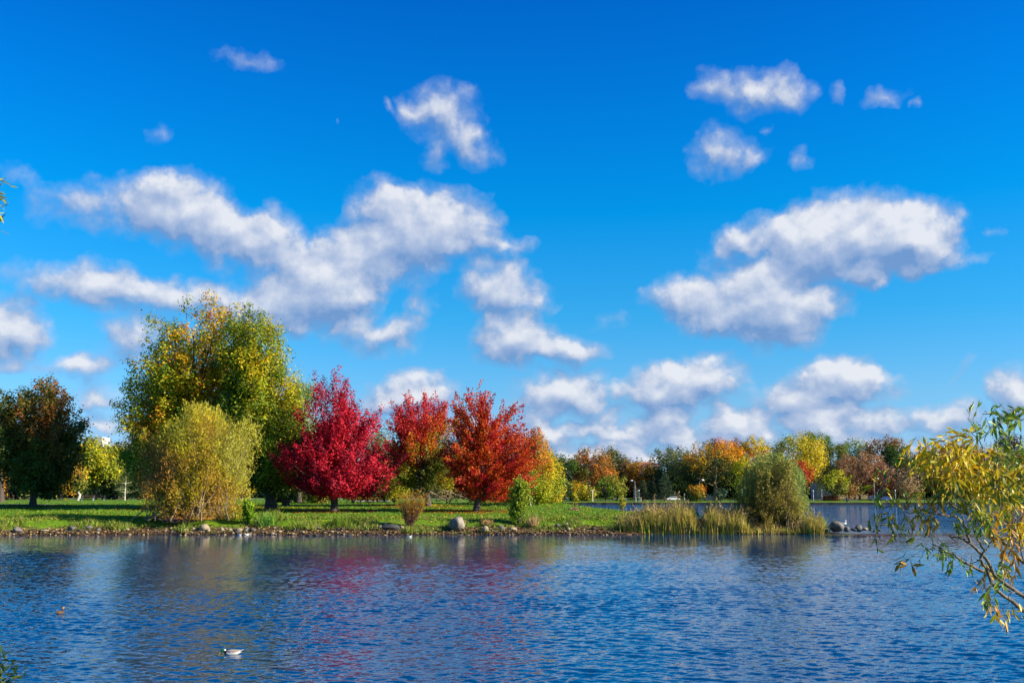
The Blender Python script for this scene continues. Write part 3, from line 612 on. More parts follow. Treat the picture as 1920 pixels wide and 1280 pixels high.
def fine_bush(name, label, cat, prof, Y, base_px, cols, nstem, nleaf, leaf, seed, stem_r=0.03, colt=M_BARK_TAN, pz=0.8, pxg=0.0, spread=1.0, depth=.8, bz=None, lift=0.0, pr=.4, pf=.2, straight=.5, fill=.15):
    """many thin rising stems fanning from one base, small leaves along them"""
    r = np.random.default_rng(seed); wp = Wave(seed + 7)
    Z = []; XL = []; XR = []
    for py, a, b in prof:
        Z.append(W(a, py, Y)[2]); XL.append(X(a, Y, py)); XR.append(X(b, Y, py))
    Z = np.array(Z)[::-1]; XL = np.array(XL)[::-1]; XR = np.array(XR)[::-1]
    bx = X(base_px, Y); bz = H(bx, Y) if bz is None else bz; base = np.array([bx, Y, bz]); Z = Z[0] + (Z - Z[0]) * .9; lo, hi = Z[0], Z[-1]; mw = (XR - XL).max() / 2
    root = empty(name, base, label, cat); lines = []; PT = []; AX = []
    for s in range(nstem):
        z = lo + (hi - lo) * r.uniform(0.12, 1.0) ** 0.75; cx = np.interp(z, Z, (XL + XR) / 2); hw = np.interp(z, Z, (XR - XL) / 2)
        th = r.uniform(0, 6.28); rh = r.uniform() ** .5
        tip = np.array([cx + hw * rh * math.cos(th), Y + mw * depth * rh * math.sin(th), z + r.uniform(0, .5)])
        b0 = base + np.array([r.normal() * mw * .16 * spread, r.normal() * mw * .13 * spread, lift - .1])
        mid = np.array([(tip[0] - b0[0]) * (1 - straight) * .3, 0, (tip[2] - b0[2]) * .12])
        P, R = curve_line(b0, tip, stem_r * r.uniform(.5, 1.2), stem_r * .12, 8, bend=mid, jit=.05, r=r); lines.append((P, R))
        for q in range(3):
            i = r.integers(2, 7); e = P[i] + np.array([r.normal() * .5, r.normal() * .5, r.uniform(.3, 1.0)]) * (hi - lo) * .14
            B = curve_line(P[i], e, R[i] * .6, .004, 4, jit=.03, r=r); lines.append(B); PT.append(B[0][1:]); AX.append(np.repeat(norm(e - P[i])[None], 3, 0))
        PT.append(P[2:]); AX.append(norm(np.gradient(P, axis=0))[2:])
    PT = np.concatenate(PT); AX = np.concatenate(AX)
    k = r.integers(0, len(PT), nleaf); C = PT[k] + AX[k] * r.uniform(-.3, .3, (nleaf, 1)) * (hi - lo) * .12 + r.normal(size=(nleaf, 3)) * 0.05 * (hi - lo) * .45
    fk = r.uniform(size=nleaf) < fill; m_ = int(fk.sum() * 2.2); zz = r.uniform(lo, hi, m_); tt_ = r.uniform(0, 6.28, m_); rr_ = r.uniform(size=m_) ** .4
    cx_ = np.interp(zz, Z, (XL + XR) / 2); hw_ = np.interp(zz, Z, (XR - XL) / 2); FC = np.stack([cx_ + hw_ * rr_ * np.cos(tt_), Y + mw * depth * rr_ * np.sin(tt_), zz], -1)
    FC = FC[Wave(seed + 9)(FC, .3) + r.normal(size=m_) * .25 > -.3]; npl = max(20, int(fk.sum() / 55)); FC = FC[:npl]; sh_ = 1 + .26 * Wave(seed + 11)(FC, .16)[:, None]; FC[:, :2] = [bx, Y] + (FC[:, :2] - [bx, Y]) * sh_
    ax_ = norm(norm(FC - [bx, Y, lo]) * .7 + [0, 0, 1.1] + r.normal(size=FC.shape) * .3); ii = np.where(fk)[0]; pk = r.integers(0, len(FC), len(ii)); tl = r.uniform(-.5, .7, (len(ii), 1))
    C[ii] = FC[pk] + ax_[pk] * tl * (hi - lo) * .14 + r.normal(size=(len(ii), 3)) * (hi - lo) * .024 * (1.1 - tl); AXO = AX[k].copy(); AXO[ii] = ax_[pk]; C[:, 2] = np.maximum(C[:, 2], bz + .05)
    zr = (C[:, 2] - lo) / (hi - lo); xr_ = (C[:, 0] - bx) / mw
    v = .5 + .4 * wp(C, pf) + pz * (zr - .5) + pxg * xr_ + r.normal(size=nleaf) * pr * .4
    D = norm(AXO + r.normal(size=(nleaf, 3)) * .5); Nn = norm(r.normal(size=(nleaf, 3)) + [0, 0, .4]); s = r.uniform(.6, 1.3, nleaf)
    V, I, S = leaf_quads(C - base, D, Nn, leaf[0] * s, leaf[1] * s)
    col = np.clip(pal(cols, v) * r.uniform(.7, 1.3, (nleaf, 1)), .002, 1)
    TV, TI, TS = tubes(lines, 4)
    np_mesh("stems", TV - base, TI, TS, colt, root, smooth=True)
    np_mesh("leaves", V, I, S, M_LEAF, root, fcol=col)
    return root

def build_bushes():
    fine_bush("willow_bush", "large olive and tan willow bush at the water's edge in front of the tallest maple", "bush",
              [(750, 368, 398), (768, 350, 410), (780, 335, 476), (795, 285, 480), (815, 268, 478), (850, 266, 470), (890, 264, 466), (930, 268, 456), (960, 275, 455), (985, 290, 450)], 79.5, 368,
              [(0.34, .14, .03), (0.48, .26, .035), (0.52, .36, .02), (0.48, .42, .015), (0.42, .39, .05)], 300, 64000, (0.24, 0.06), 50, .045, M_BARK_TAN, pz=.6, pxg=.35, spread=2.2, pf=.16, fill=.5)
    fine_bush("willow_shrub", "rounded drab olive willow shrub at the tip of the point beside the reeds", "bush",
              [(846, 1436, 1458), (860, 1410, 1486), (880, 1396, 1504), (905, 1386, 1516), (930, 1384, 1524), (955, 1384, 1530), (980, 1386, 1530), (998, 1395, 1524)], 78.0, 1455,
              [(0.20, .15, .02), (0.32, .25, .04), (0.42, .36, .07), (0.32, .32, .05), (0.26, .34, .08)], 240, 48000, (0.17, 0.06), 51, .035, M_BARK_TAN, pz=.6, pxg=.3, spread=2.0, depth=.75, pf=.2, bz=0.25, fill=.5)
    fine_bush("forked_bush", "bare brown bush with orange tips forking in two above the shore rocks", "bush",
              [(921, 748, 806), (930, 740, 806), (945, 736, 802), (960, 745, 792), (975, 758, 780)], 76.6, 768,
              [(0.20, .10, .05), (0.26, .13, .06), (0.45, .22, .03), (0.6, .34, .02)], 150, 4200, (0.10, 0.035), 52, .018, M_BARK_RED, pz=1.5, spread=.5, depth=.5)
    fine_bush("green_bush", "small bright green bush at the right foot of the big willow bush", "bush",
              [(938, 458, 468), (948, 454, 476), (960, 452, 481), (975, 452, 482), (984, 456, 476)], 77.4, 466,
              [(0.10, .22, .01), (0.20, .36, .015), (0.32, .44, .02)], 60, 3000, (0.14, 0.09), 53, .015, M_BARK, pz=.3, spread=.8)
    fine_bush("vine_bush", "tall narrow green bush with yellow foot in front of the orange red maple's right side", "bush",
              [(893, 962, 980), (905, 958, 990), (925, 955, 992), (945, 954, 990), (965, 954, 990), (985, 958, 986)], 77.6, 972,
              [(0.6, .56, .01), (0.34, .44, .015), (0.14, .26, .015), (0.20, .34, .02), (0.30, .36, .02)], 70, 5200, (0.15, 0.10), 54, .018, M_BARK, pz=.9, spread=.6)
    for i, (px, py, hw, lb, c) in enumerate([(1078, 924, 9, "tiny yellow sapling growing out of the leaf pile on the lawn", [YGRN, YEL]),
                                          (1165, 928, 8, "tiny yellow sapling by the back shore where the lawn slopes down", [YEL, YGRN])]):
        Y = [96, 93][i]
        fine_bush("sapling", lb, "sapling", [(py, px - 3, px + 3), (py + 10, px - hw, px + hw), (py + 22, px - hw * .6, px + hw * .6)], Y, px, c, 14, 260, (0.16, 0.10), 60 + i, .012, M_BARK_TAN, spread=.5)
    tufts = [(1530, 968, 997, 16, [(0.16, .30, .02), (0.3, .45, .03)], "bright green grass tuft at the right foot of the drab willow shrub"),
             (500, 960, 996, 14, [(0.10, .24, .03), (0.2, .36, .03)], "tuft of upright green iris leaves on the bank left of the crimson maple"),
             (640, 962, 996, 16, [(0.12, .22, .02), (0.25, .36, .03)], "clump of long green iris leaves on the bank below the crimson maple"),
             (865, 972, 0, 9, [(0.34, .24, .08), (0.45, .36, .12)], "dry yellow weed tuft just right of the big boulder"),
             (1000, 968, 0, 10, [(0.40, .26, .10), (0.5, .36, .15)], "dry straw tuft right of the tall narrow green bush"),
             (915, 972, 0, 9, [(0.38, .22, .08), (0.45, .3, .1)], "dry brown weed tuft above the pale round stone")]
    for i, (px, top, bot, hw, c, lb) in enumerate(tufts):
        r = np.random.default_rng(90 + i); Y = 77.2; bx = X(px, Y)
        if i == 0: Y = 77.0; bx = X(px, Y)
        bz = max(H(bx, Y), .02); n = 260; ht = W(px, top, Y)[2] - bz; w_ = hw / F * Y
        root = empty("grass_tuft", (bx, Y, bz), lb, "grass tuft")
        blades(root, "blades", r.normal(size=n) * w_ * .5, r.normal(size=n) * .35, np.full(n, -.05), np.abs(r.normal(.8, .2, n)) * ht, .03, c, r, lean=.35)

def blades(parent, name, bx, by, bz, ht, width, cols, r, lean=.2, mat=None, kind=None, topcol=None, plume=0.0):
    """curved two-segment grass or reed blades; returns the mesh object"""
    n = len(bx); a = r.uniform(0, 6.28, n); ln = r.normal(size=(n, 2)) * lean
    S = np.stack([np.cos(a), np.sin(a), np.zeros(n)], -1); wd = (np.full(n, width) if np.isscalar(width) else width)[:, None] * r.uniform(.6, 1.4, (n, 1))
    B = np.stack([bx, by, bz], -1)
    M_ = B + np.stack([ln[:, 0] * ht * .35, ln[:, 1] * ht * .35, ht * .55], -1)
    T = B + np.stack([ln[:, 0] * ht, ln[:, 1] * ht, ht], -1)
    V = np.stack([B - S * wd / 2, B + S * wd / 2, M_ + S * wd / 2, M_ - S * wd / 2, T + S * wd * .1, T - S * wd * .1], 1).reshape(-1, 3)
    i = np.arange(n) * 6
    I = np.stack([i, i + 1, i + 2, i + 3, i + 3, i + 2, i + 4, i + 5], -1).ravel()
    c = pal(cols, np.clip(r.normal(.5, .28, n), 0, 1)) * r.uniform(.7, 1.3, (n, 1))
    tc_ = c if topcol is None else c * .35 + pal(topcol, r.uniform(size=n)) * .65
    fc = np.stack([c, tc_], 1).reshape(-1, 3)
    return np_mesh(name, V, I, np.full(2 * n, 4), mat or M_BLADE, parent, fcol=np.clip(fc, .002, 1))

def build_ground_cover():
    r = np.random.default_rng(5)
    # reeds from where the lawn ends to the tip
    n = 15000; px = r.uniform(1150, 1530, n); px = np.where(r.uniform(size=n) < .25, r.choice(np.linspace(1165, 1525, 26), n) + r.normal(size=n) * 3, px)
    Y = 76.0 + r.uniform(0, 1, n) ** 1.3 * 3.2; x = (px - 960) / F * Y
    den = sstep(1150, 1205, px) * (1 - .85 * sstep(1375, 1398, px) * (1 - sstep(1498, 1508, px))); k = r.uniform(size=n) < den; px, Y, x = px[k], Y[k], x[k]; n = len(x)
    Y = Y - .6
    h = (.95 + .62 * sstep(1160, 1240, px)) * r.uniform(.6, 1.05, n) * (1 + .10 * np.sin(px * .11) + .09 * np.sin(px * .31) + .1 * np.sin(px * .73)) * (1 - .62 * sstep(1380, 1400, px) * (1 - sstep(1496, 1508, px) * .6))
    tall = r.uniform(size=n) < .05; h = np.where(tall, h * 1.25, h)
    gapk = (abs(px - 1303) < 9) & (Y < 79.5) & (h > .8); h = np.where(gapk, .62 * r.uniform(.8, 1.1, n), h); h = np.where((px > 1312) & (px < 1322), h * .85, h)
    o = blades(None, "reeds", x, Y, np.maximum(Hgt(x, Y), -.2) - .05, h, .038, [(0.16, .08, .02), (0.55, .36, .11), (0.28, .32, .03), (0.48, .44, .03), (0.62, .42, .12), (0.09, .05, .02)], r, lean=.17,
               topcol=[(0.24, .28, .03), (0.54, .42, .05), (0.58, .40, .14), (0.38, .40, .03)])
    tag(o, "dense band of tall green and straw coloured reeds along the water", None, None, "stuff")
    kk = np.where(tall | (r.uniform(size=n) < .03))[0]; m = len(kk); ax = norm(r.normal(size=(m, 3)) * .25 + [0, 0, 1])
    C = np.stack([x[kk], Y[kk], np.maximum(Hgt(x[kk], Y[kk]), -.2) + h[kk] * 1.0], -1); rep_ = 5; C = np.repeat(C, rep_, 0) + r.normal(size=(m * rep_, 3)) * [.03, .03, .07]; ax = np.repeat(ax, rep_, 0)
    V, I, S = leaf_quads(C, ax + r.normal(size=C.shape) * .3, norm(r.normal(size=C.shape)), np.full(len(C), .16), np.full(len(C), .05))
    o = np_mesh("reed_plumes", V, I, S, M_BLADE, fcol=pal([(0.20, .12, .05), (0.36, .24, .10), (0.42, .30, .15)], r.uniform(size=len(C))))
    tag(o, "feathery tan seed heads on top of the reeds", None, None, "stuff")
    # bent and broken reed leaves
    q = r.integers(0, n, 1800); q = q[abs(px[q] - 1301) > 14]; m = len(q); ln = r.uniform(.3, .8, m); C = np.stack([x[q], Y[q], np.maximum(Hgt(x[q], Y[q]), -.1) + h[q] * r.uniform(.15, .85, m)], -1)
    V, I, S = leaf_quads(C, norm(r.normal(size=(m, 3)) * [1, .4, .5]), norm(r.normal(size=(m, 3))), ln, np.full(m, .035))
    o = np_mesh("bent_reed_leaves", V, I, S, M_BLADE, fcol=pal([(0.14, .08, .03), (0.36, .26, .08), (0.28, .30, .04), (0.5, .4, .16)], r.uniform(size=m)))
    tag(o, "bent and broken leaves hanging among the reeds", None, None, "stuff")
    # bank weeds
    n = 26000; px = r.uniform(-60, 1210, n); d = r.uniform(1.1, 5.2, n); x = (px - 960) / F * 77; d = d - .9 * sstep(0, .6, Wave(44)(np.stack([x, 0 * x, 0 * x], -1), .13)) * (d < 3); Y = Yf(x) + d
    cl = Wave(31)(np.stack([x, Y, 0 * x], -1), .22) + .6 * Wave(32)(np.stack([x, Y, 0 * x], -1), .6); k = cl + r.normal(size=n) * .5 > -.2; x, Y, cl, px, d = x[k], Y[k], cl[k], px[k], d[k]; n = len(x)
    h = np.clip(.18 + .34 * cl, .06, .75) * r.uniform(.5, 1.3, n) * np.where(d < 2.0, 1.1, .8) * np.where((px > 480) & (px < 700), 1.35, .8)
    o = blades(None, "bank_grass", x, Y, Hgt(x, Y) - .02, h, .035, [(0.30, .20, .06), (0.10, .16, .02), (0.16, .26, .02), (0.28, .34, .03), (0.42, .34, .08)], r, lean=.4)
    tag(o, "rough grass and weeds along the top of the stony bank", None, None, "stuff")
    # lawn blades
    n = 60000; Y = 78 + 42 * r.uniform(size=n) ** 1.6; px = r.uniform(-60, 1300, n); x = (px - 960) / F * Y; z = Hgt(x, Y); k = (z > .95); x, Y, z = x[k], Y[k], z[k]
    o = blades(None, "lawn_grass", x, Y, z - .01, r.uniform(.05, .13, len(x)), .05, [(0.06, .15, .006), (0.12, .24, .008), (0.20, .30, .012)], r, lean=.5)
    tag(o, "short mown grass of the lawn", None, None, "stuff")
    # fallen leaves
    n = 3600; px = r.uniform(-60, 1180, n); Y = np.where(r.uniform(size=n) < .35, r.uniform(77.5, 82, n), 78 + 30 * r.uniform(size=n) ** 1.2); x = (px - 960) / F * Y; z = Hgt(x, Y); k = z > .6; x, Y, z = x[k], Y[k], z[k]; n = len(x)
    V, I, S = leaf_quads(np.stack([x, Y, z + .06], -1), r.normal(size=(n, 3)) * [1, 1, .2], norm(r.normal(size=(n, 3)) * .5 + [0, 0, 1]), np.full(n, .16), np.full(n, .12))
    o = np_mesh("fallen_leaves", V, I, S, M_LEAF, fcol=pal([TAN, (0.5, .3, .08), YEL, (0.5, .15, .05)], r.uniform(size=n)))
    tag(o, "yellow and brown leaves scattered over the lawn", None, None, "stuff")
    CX = []; CC = []
    for bpx, BY, rad, cc in [(627, 93, 5.5, [CRIM, RED, BRN]), (803, 106, 5, [ORED, GOLD, BRN]), (893, 93, 5, [ORED, ORG, BRN]), (508, 97, 8, [YEL, GOLD, BRN]), (372, 100, 8, [GOLD, ORG, BRN]), (62, 104, 6, [RUST, BRN, ORG])]:
        m = 1100; a = r.uniform(0, 6.28, m); q = rad * r.uniform(size=m) ** .7; x = X(bpx, BY) + np.cos(a) * q - 1.0; Y = BY + np.sin(a) * q; z = Hgt(x, Y)
        CX.append(np.stack([x, Y, z + .07], -1)); CC.append(pal(cc, r.uniform(size=m)) * r.uniform(.6, 1.1, (m, 1)))
    CX = np.concatenate(CX); n = len(CX); V, I, S = leaf_quads(CX, r.normal(size=(n, 3)) * [1, 1, .2], norm(r.normal(size=(n, 3)) * .5 + [0, 0, 1]), np.full(n, .15), np.full(n, .11))
    o = np_mesh("dropped_leaves", V, I, S, M_LEAF, fcol=np.concatenate(CC)); tag(o, "drifts of dropped red, orange and brown leaves under the maples", None, None, "stuff")
    # leaf litter and pebbles on the bank
    n = 12000; px = r.uniform(-60, 1200, n); x = (px - 960) / F * 75; Y = Yf(x) + r.uniform(-.15, 2.3, n) ** 1.0; z = Hgt(x, Y); k = z > -.05
    k2 = (Wave(41)(np.stack([x, Y, 0 * x], -1), .3) + r.normal(size=len(x)) * .4) > -.2; k = k & k2; x, Y, z = x[k], Y[k], z[k]; n = len(x); s = r.uniform(.05, .2, n)
    V, I, S = leaf_quads(np.stack([x, Y, z + .05], -1), r.normal(size=(n, 3)) * [1, 1, .3], norm(r.normal(size=(n, 3)) + [0, 0, .6]), s, s * .7)
    o = np_mesh("leaf_litter", V, I, S, M_TWIG, fcol=pal([(0.03, .02, .012), (0.10, .05, .02), (0.22, .12, .05), (0.40, .26, .10), (0.5, .36, .12)], r.uniform(size=n) ** 1.4) * r.uniform(.4, 1.0, (n, 1)))
    tag(o, "brown leaf litter and small debris on the muddy bank", None, None, "stuff")

# ------------------------------------------------------------------ rocks
def rock_mesh(seed, sub=3):
    import bmesh
    bm = bmesh.new(); bmesh.ops.create_icosphere(bm, subdivisions=sub, radius=1)
    w1 = Wave(seed); w2 = Wave(seed + 1); r = np.random.default_rng(seed)
    P = np.array([v.co[:] for v in bm.verts])
    cuts = norm(r.normal(size=(7, 3))); off = r.uniform(.62, .92, 7)
    Q = P * (1 + .16 * w1(P, .35) + .05 * w2(P, 1.1))[:, None]
    for c, o_ in zip(cuts, off):
        d = Q @ c - o_; Q = Q - np.maximum(d, 0)[:, None] * c * .85
    for v, q in zip(bm.verts, Q): v.co = q
    F_ = [[v.index for v in f.verts] for f in bm.faces]; bm.free()
    return Q, F_

def rock_mat(name, c):
    m = plain(name, c, .9, .4, 2.5); nt = m.node_tree
    no = N(nt, "ShaderNodeTexNoise"); no.inputs["Scale"].default_value = 9; no.inputs["Detail"].default_value = 8
    tc = N(nt, "ShaderNodeTexCoord"); link(nt, tc.outputs["Object"], no.inputs["Vector"])
    bu = N(nt, "ShaderNodeBump"); bu.inputs["Strength"].default_value = .8; bu.inputs["Distance"].default_value = .05
    link(nt, no.outputs["Fac"], bu.inputs["Height"]); link(nt, bu.outputs[0], nt.nodes["Principled BSDF"].inputs["Normal"]); return m
M_ROCK = [rock_mat("pale_granite", (0.22, 0.185, 0.135)), rock_mat("grey_rock", (0.13, 0.115, 0.095)), rock_mat("dark_rock", (0.05, 0.047, 0.045)), rock_mat("buff_rock", (0.27, 0.21, 0.12))]

ROCKS = [  # column, row of centre, width, height, material, label
 (30, 993, 17, 9, 1, "rounded grey brown rock at the far left of the shore"), (82, 994, 16, 4, 3, "flat pale ledge stone on the left shore"),
 (136, 990, 18, 8, 1, "humped grey rock on the left shore, left of a flat grey slab"), (166, 988, 15, 5, 1, "flat grey slab on the left shore"),
 (184, 992, 10, 5, 1, "small grey stone just right of the flat grey slab"),
 (382, 989, 19, 12, 3, "largest rounded buff boulder under the big willow bush"), (362, 991, 9, 6, 3, "blocky buff stone touching the boulder under the willow bush"),
 (345, 993, 17, 5, 3, "long low buff stone left of the willow bush boulder"), (341, 988, 5, 5, 3, "little upright buff stone behind the long low one"),
 (390, 994, 8, 5, 3, "small buff stone against the right side of the willow bush boulder"), (415, 992, 10, 8, 3, "jagged pale rock right of the willow bush boulder"),
 (431, 992, 10, 5, 3, "low pale rock between jagged rock and round boulder"), (447, 993, 13, 8, 3, "smooth round boulder below the small bright green bush"),
 (461, 993, 9, 7, 1, "mossy rock just right of the smooth round boulder"), (490, 982, 26, 8, 2, "dark slab sunk in the bank left of the green iris tuft"),
 (524, 996, 11, 5, 3, "mossy yellowish stone at the waterline below the iris tuft"), (551, 995, 6, 5, 2, "small square black stone at the waterline"),
 (568, 997, 8, 4, 3, "flat tan stone at the waterline left of the crimson maple"), (596, 989, 9, 5, 1, "grey stone in the bank below the crimson maple"),
 (621, 996, 9, 4, 3, "mossy stone at the waterline below the crimson maple trunk"), (682, 985, 9, 8, 2, "dark bluish rock in the weeds left of the forked brown bush"),
 (722, 982, 10, 5, 1, "pinkish grey stone on top of the dark slabs"), (733, 988, 34, 10, 2, "long dark slab beneath the forked brown bush"),
 (713, 988, 7, 8, 1, "grey stone at the left end of the long dark slab"), (753, 988, 8, 8, 3, "round pale stone at the right end of the long dark slab"),
 (763, 990, 7, 5, 3, "small pale stone right of the round pale one"), (823, 989, 7, 4, 3, "small pale stone between forked bush and big boulder"),
 (857, 981, 32, 22, 0, "biggest pale grey boulder on the bank left of the orange red maple"), (910, 991, 13, 12, 3, "pale rounded stone in the water right of the biggest boulder"),
 (941, 989, 15, 6, 1, "flat brownish stone below the tall narrow green bush, left side"), (962, 991, 15, 7, 3, "broken buff stone below the tall narrow green bush"),
 (1045, 985, 10, 6, 1, "grey stone in the bank left of the leaning pale stone"), (1062, 984, 11, 8, 3, "pale leaning stone on the right half of the bank"),
 (1066, 991, 8, 6, 3, "buff stone directly below the pale leaning stone"),
 (1535, 988, 22, 14, 3, "pale cracked rock at the tip of the point beside the willow shrub"), (1549, 991, 16, 8, 2, "dark wet rock at the tip of the point"),
 (1558, 986, 10, 6, 1, "low grey rock just left of the boulder with a gull"), (1573, 985, 27, 17, 1, "dark humped boulder with a gull standing on it"),
 (1588, 991, 12, 9, 1, "slanting rock against the right side of the gull's boulder"),
 (1611, 988, 14, 10, 1, "peaked stone at the middle of the small rock heap off the tip"), (1602, 992, 12, 5, 2, "low dark stone at the left of the small rock heap"),
 (1622, 991, 12, 5, 3, "pale stone at the right of the small rock heap"), (1632, 993, 6, 3, 3, "tiny pale stone right of the small rock heap"),
 (1640, 995, 8, 3, 2, "tiny dark stone awash beyond the rock heap"), (1650, 994, 7, 3, 2, "outermost tiny dark stone awash off the tip"),
 (1425, 994, 9, 5, 2, "dark stone beneath the drab willow shrub, left"), (1464, 992, 12, 6, 2, "dark stone beneath the drab willow shrub, middle"), (1490, 994, 10, 5, 2, "dark stone beneath the drab willow shrub, right")]

def build_rocks():
    for i, (px, py, w_, h_, m, lb) in enumerate(ROCKS):
        bot = py + h_ / 2
        # distance where the foot of the rock meets water or bank
        lo = 60.0; Y = 75.0
        for Yt in np.arange(73.5, 82, .1):
            x = X(px, Yt); g = max(H(x, Yt), 0)
            if W(px, bot, Yt)[2] <= g + .02: Y = Yt; break
        if px > 1530: Y = 76.4
        sc_ = Y / F; x = X(px, Y, py); z = W(px, py, Y)[2]
        hw, hh = w_ / 2 * sc_ * 1.05, h_ / 2 * sc_ * 1.1
        Q, F_ = rock_mesh(200 + i * 3, 3 if w_ > 12 else 2)
        r = np.random.default_rng(i); dp = hw * r.uniform(.7, 1.0)
        V = Q * [hw, dp, hh * 1.25]
        V[:, 2] -= hh * .2
        o = mesh_obj("boulder" if w_ > 15 else "rock", V, F_, M_ROCK[m], smooth=True)
        o.location = (x, Y + dp * .5, z)
        tag(o, lb, "boulder" if w_ > 15 else "rock", "rocks along the shore")
    # uncountable pebbles and rubble at the waterline
    r = np.random.default_rng(77); V = []; I = []; S = []; b = 0; C = []
    Q, F_ = rock_mesh(999, 1); Q = np.array(Q); F_ = np.array(F_)
    for k in range(620):
        px = r.uniform(-40, 1170) if k % 8 else r.uniform(1170, 1530); x = (px - 960) / F * 75.3; Y = float(Yf(x)) + r.uniform(-.2, 1.7); s = r.uniform(.04, .12) * (1.7 if r.uniform() < .12 else 1)
        if Wave(43)(np.array([[x, 0, 0]]), .11)[0] + r.normal() * .3 < -.1: continue
        if (px > 230 and px < 480): s *= 1.35
        a = r.uniform(0, 6.28); R = np.array([[math.cos(a), -math.sin(a), 0], [math.sin(a), math.cos(a), 0], [0, 0, 1]])
        V.append((Q * [s * r.uniform(.8, 1.5), s, s * r.uniform(.5, .9)]) @ R.T + [x, Y, max(H(x, Y), -.02) + s * .25])
        I.append((F_ + b).ravel()); S.append(np.full(len(F_), 3)); b += len(Q)
        c = [(0.22, .17, .10), (0.12, .09, .07), (0.2, .13, .07), (0.05, .04, .03), (0.28, .22, .14)][r.integers(5)]
        C.append(np.tile(np.array(c) * r.uniform(.7, 1.2), (len(F_), 1)))
    o = np_mesh("pebbles", np.concatenate(V), np.concatenate(I), np.concatenate(S), M_TWIG, fcol=np.concatenate(C))
    tag(o, "pebbles and broken stones littering the waterline", None, None, "stuff")

def build_litter_things():
    r = np.random.default_rng(12)
    # leaf pile on the lawn
    Y = 95.; bx = X(1076, Y); bz = H(bx, Y); n = 900
    a = r.uniform(0, 6.28, n); q = np.sqrt(r.uniform(size=n)); x = np.cos(a) * q * .65; y = np.sin(a) * q * .5; z = .28 * (1 - q ** 2) * r.uniform(.3, 1, n)
    V, I, S = leaf_quads(np.stack([x, y, z], -1), r.normal(size=(n, 3)), norm(r.normal(size=(n, 3)) + [0, 0, .8]), np.full(n, .16), np.full(n, .11))
    o = np_mesh("leaf_pile", V, I, S, M_TWIG, fcol=pal([(0.2, .12, .06), (0.5, .34, .18), (0.55, .4, .22)], r.uniform(size=n))); o.location = (bx, Y, bz)
    tag(o, "small heap of tan dead leaves on the sunlit lawn", "leaf pile")
    # brush pile and driftwood under the willow bush
    for (px, py, lenp, lb, nb, cx) in [(338, 981, 40, "tangle of dark dead branches at the left foot of the big willow bush", 60, M_BARK), (310, 976, 18, "pale snapped stick propped on the dead branches by the willow bush", 1, M_BARK_TAN)]:
        Y = 77.0; bx = X(px, Y); bz = H(bx, Y); L = lenp / F * Y; lines = []
        for k in range(nb):
            a = r.normal() * .35 + (math.pi if r.uniform() < .5 else 0); l_ = L * r.uniform(.3, .9)
            p = np.array([r.normal() * L * .35, r.normal() * .4, .15 + r.uniform(0, .5)]); d = np.array([math.cos(a), r.normal() * .3, math.sin(a) * .5 + r.normal() * .12]) * l_
            lines.append(curve_line(p, p + d, r.uniform(.02, .05), .008, 5, jit=.04, r=r))
        TV, TI, TS = tubes(lines, 5); o = np_mesh("dead_branches", TV, TI, TS, cx, smooth=True); o.location = (bx, Y, bz); tag(o, lb, "branches")
    # fallen pale limb behind the orange maple, left
    Y = 117.; lines = []
    root_px = [(870, 935), (845, 925), (815, 915), (790, 905)]
    for k in range(46):
        p0 = W(r.uniform(810, 880), r.uniform(925, 940), Y + r.normal()); p1 = p0 + np.array([r.normal() * 1.6, r.normal() * .8, r.uniform(-.1, 1.3)])
        lines.append(curve_line(p0, p1, r.uniform(.025, .06), .01, 5, jit=.08, r=r))
    lines.append((np.array([W(885, 938, Y), W(850, 925, Y), W(810, 912, Y), W(772, 922, Y)]), np.array([.12, .10, .08, .04])))
    lines.append((np.array([W(835, 938, Y), W(800, 918, Y), W(770, 905, Y)]), np.array([.12, .08, .03])))
    base = np.array([X(840, Y), Y, H(X(840, Y), Y)]); TV, TI, TS = tubes(lines, 5)
    o = np_mesh("fallen_limb", TV - base, TI, TS, M_BARK_TAN, smooth=True); o.location = tuple(base)
    tag(o, "pale bare fallen branches behind the trunks of the scarlet and orange red maples", "fallen branches")
# ------------------------------------------------------------------ far trees
def far(px, top, bot, hw, Y, cols, label, name="park_tree", trunk=None, seed=0, power=2.2, pz=.5, dens=1.0, group="trees across the lake", leafs=.6, pr=.35, tr=.35, bark_m=None, gap=-.5, tilt=0, droop=0.0, up=.25, fine=0.0, pf=.05, pxg=.15):
    area = (bot - top) * hw * 2 * (Y / F) ** 2
    ns = int(np.clip(area * .75 * dens, 30, 520))
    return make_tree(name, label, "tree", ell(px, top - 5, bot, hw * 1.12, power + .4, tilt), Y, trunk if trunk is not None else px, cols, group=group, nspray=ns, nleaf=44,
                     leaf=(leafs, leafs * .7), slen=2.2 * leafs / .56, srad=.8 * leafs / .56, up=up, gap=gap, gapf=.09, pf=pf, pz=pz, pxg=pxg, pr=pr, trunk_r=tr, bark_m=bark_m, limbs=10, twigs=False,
                     seed=seed + 400, lump=.16, jit=.16, droop=droop, fine=fine)

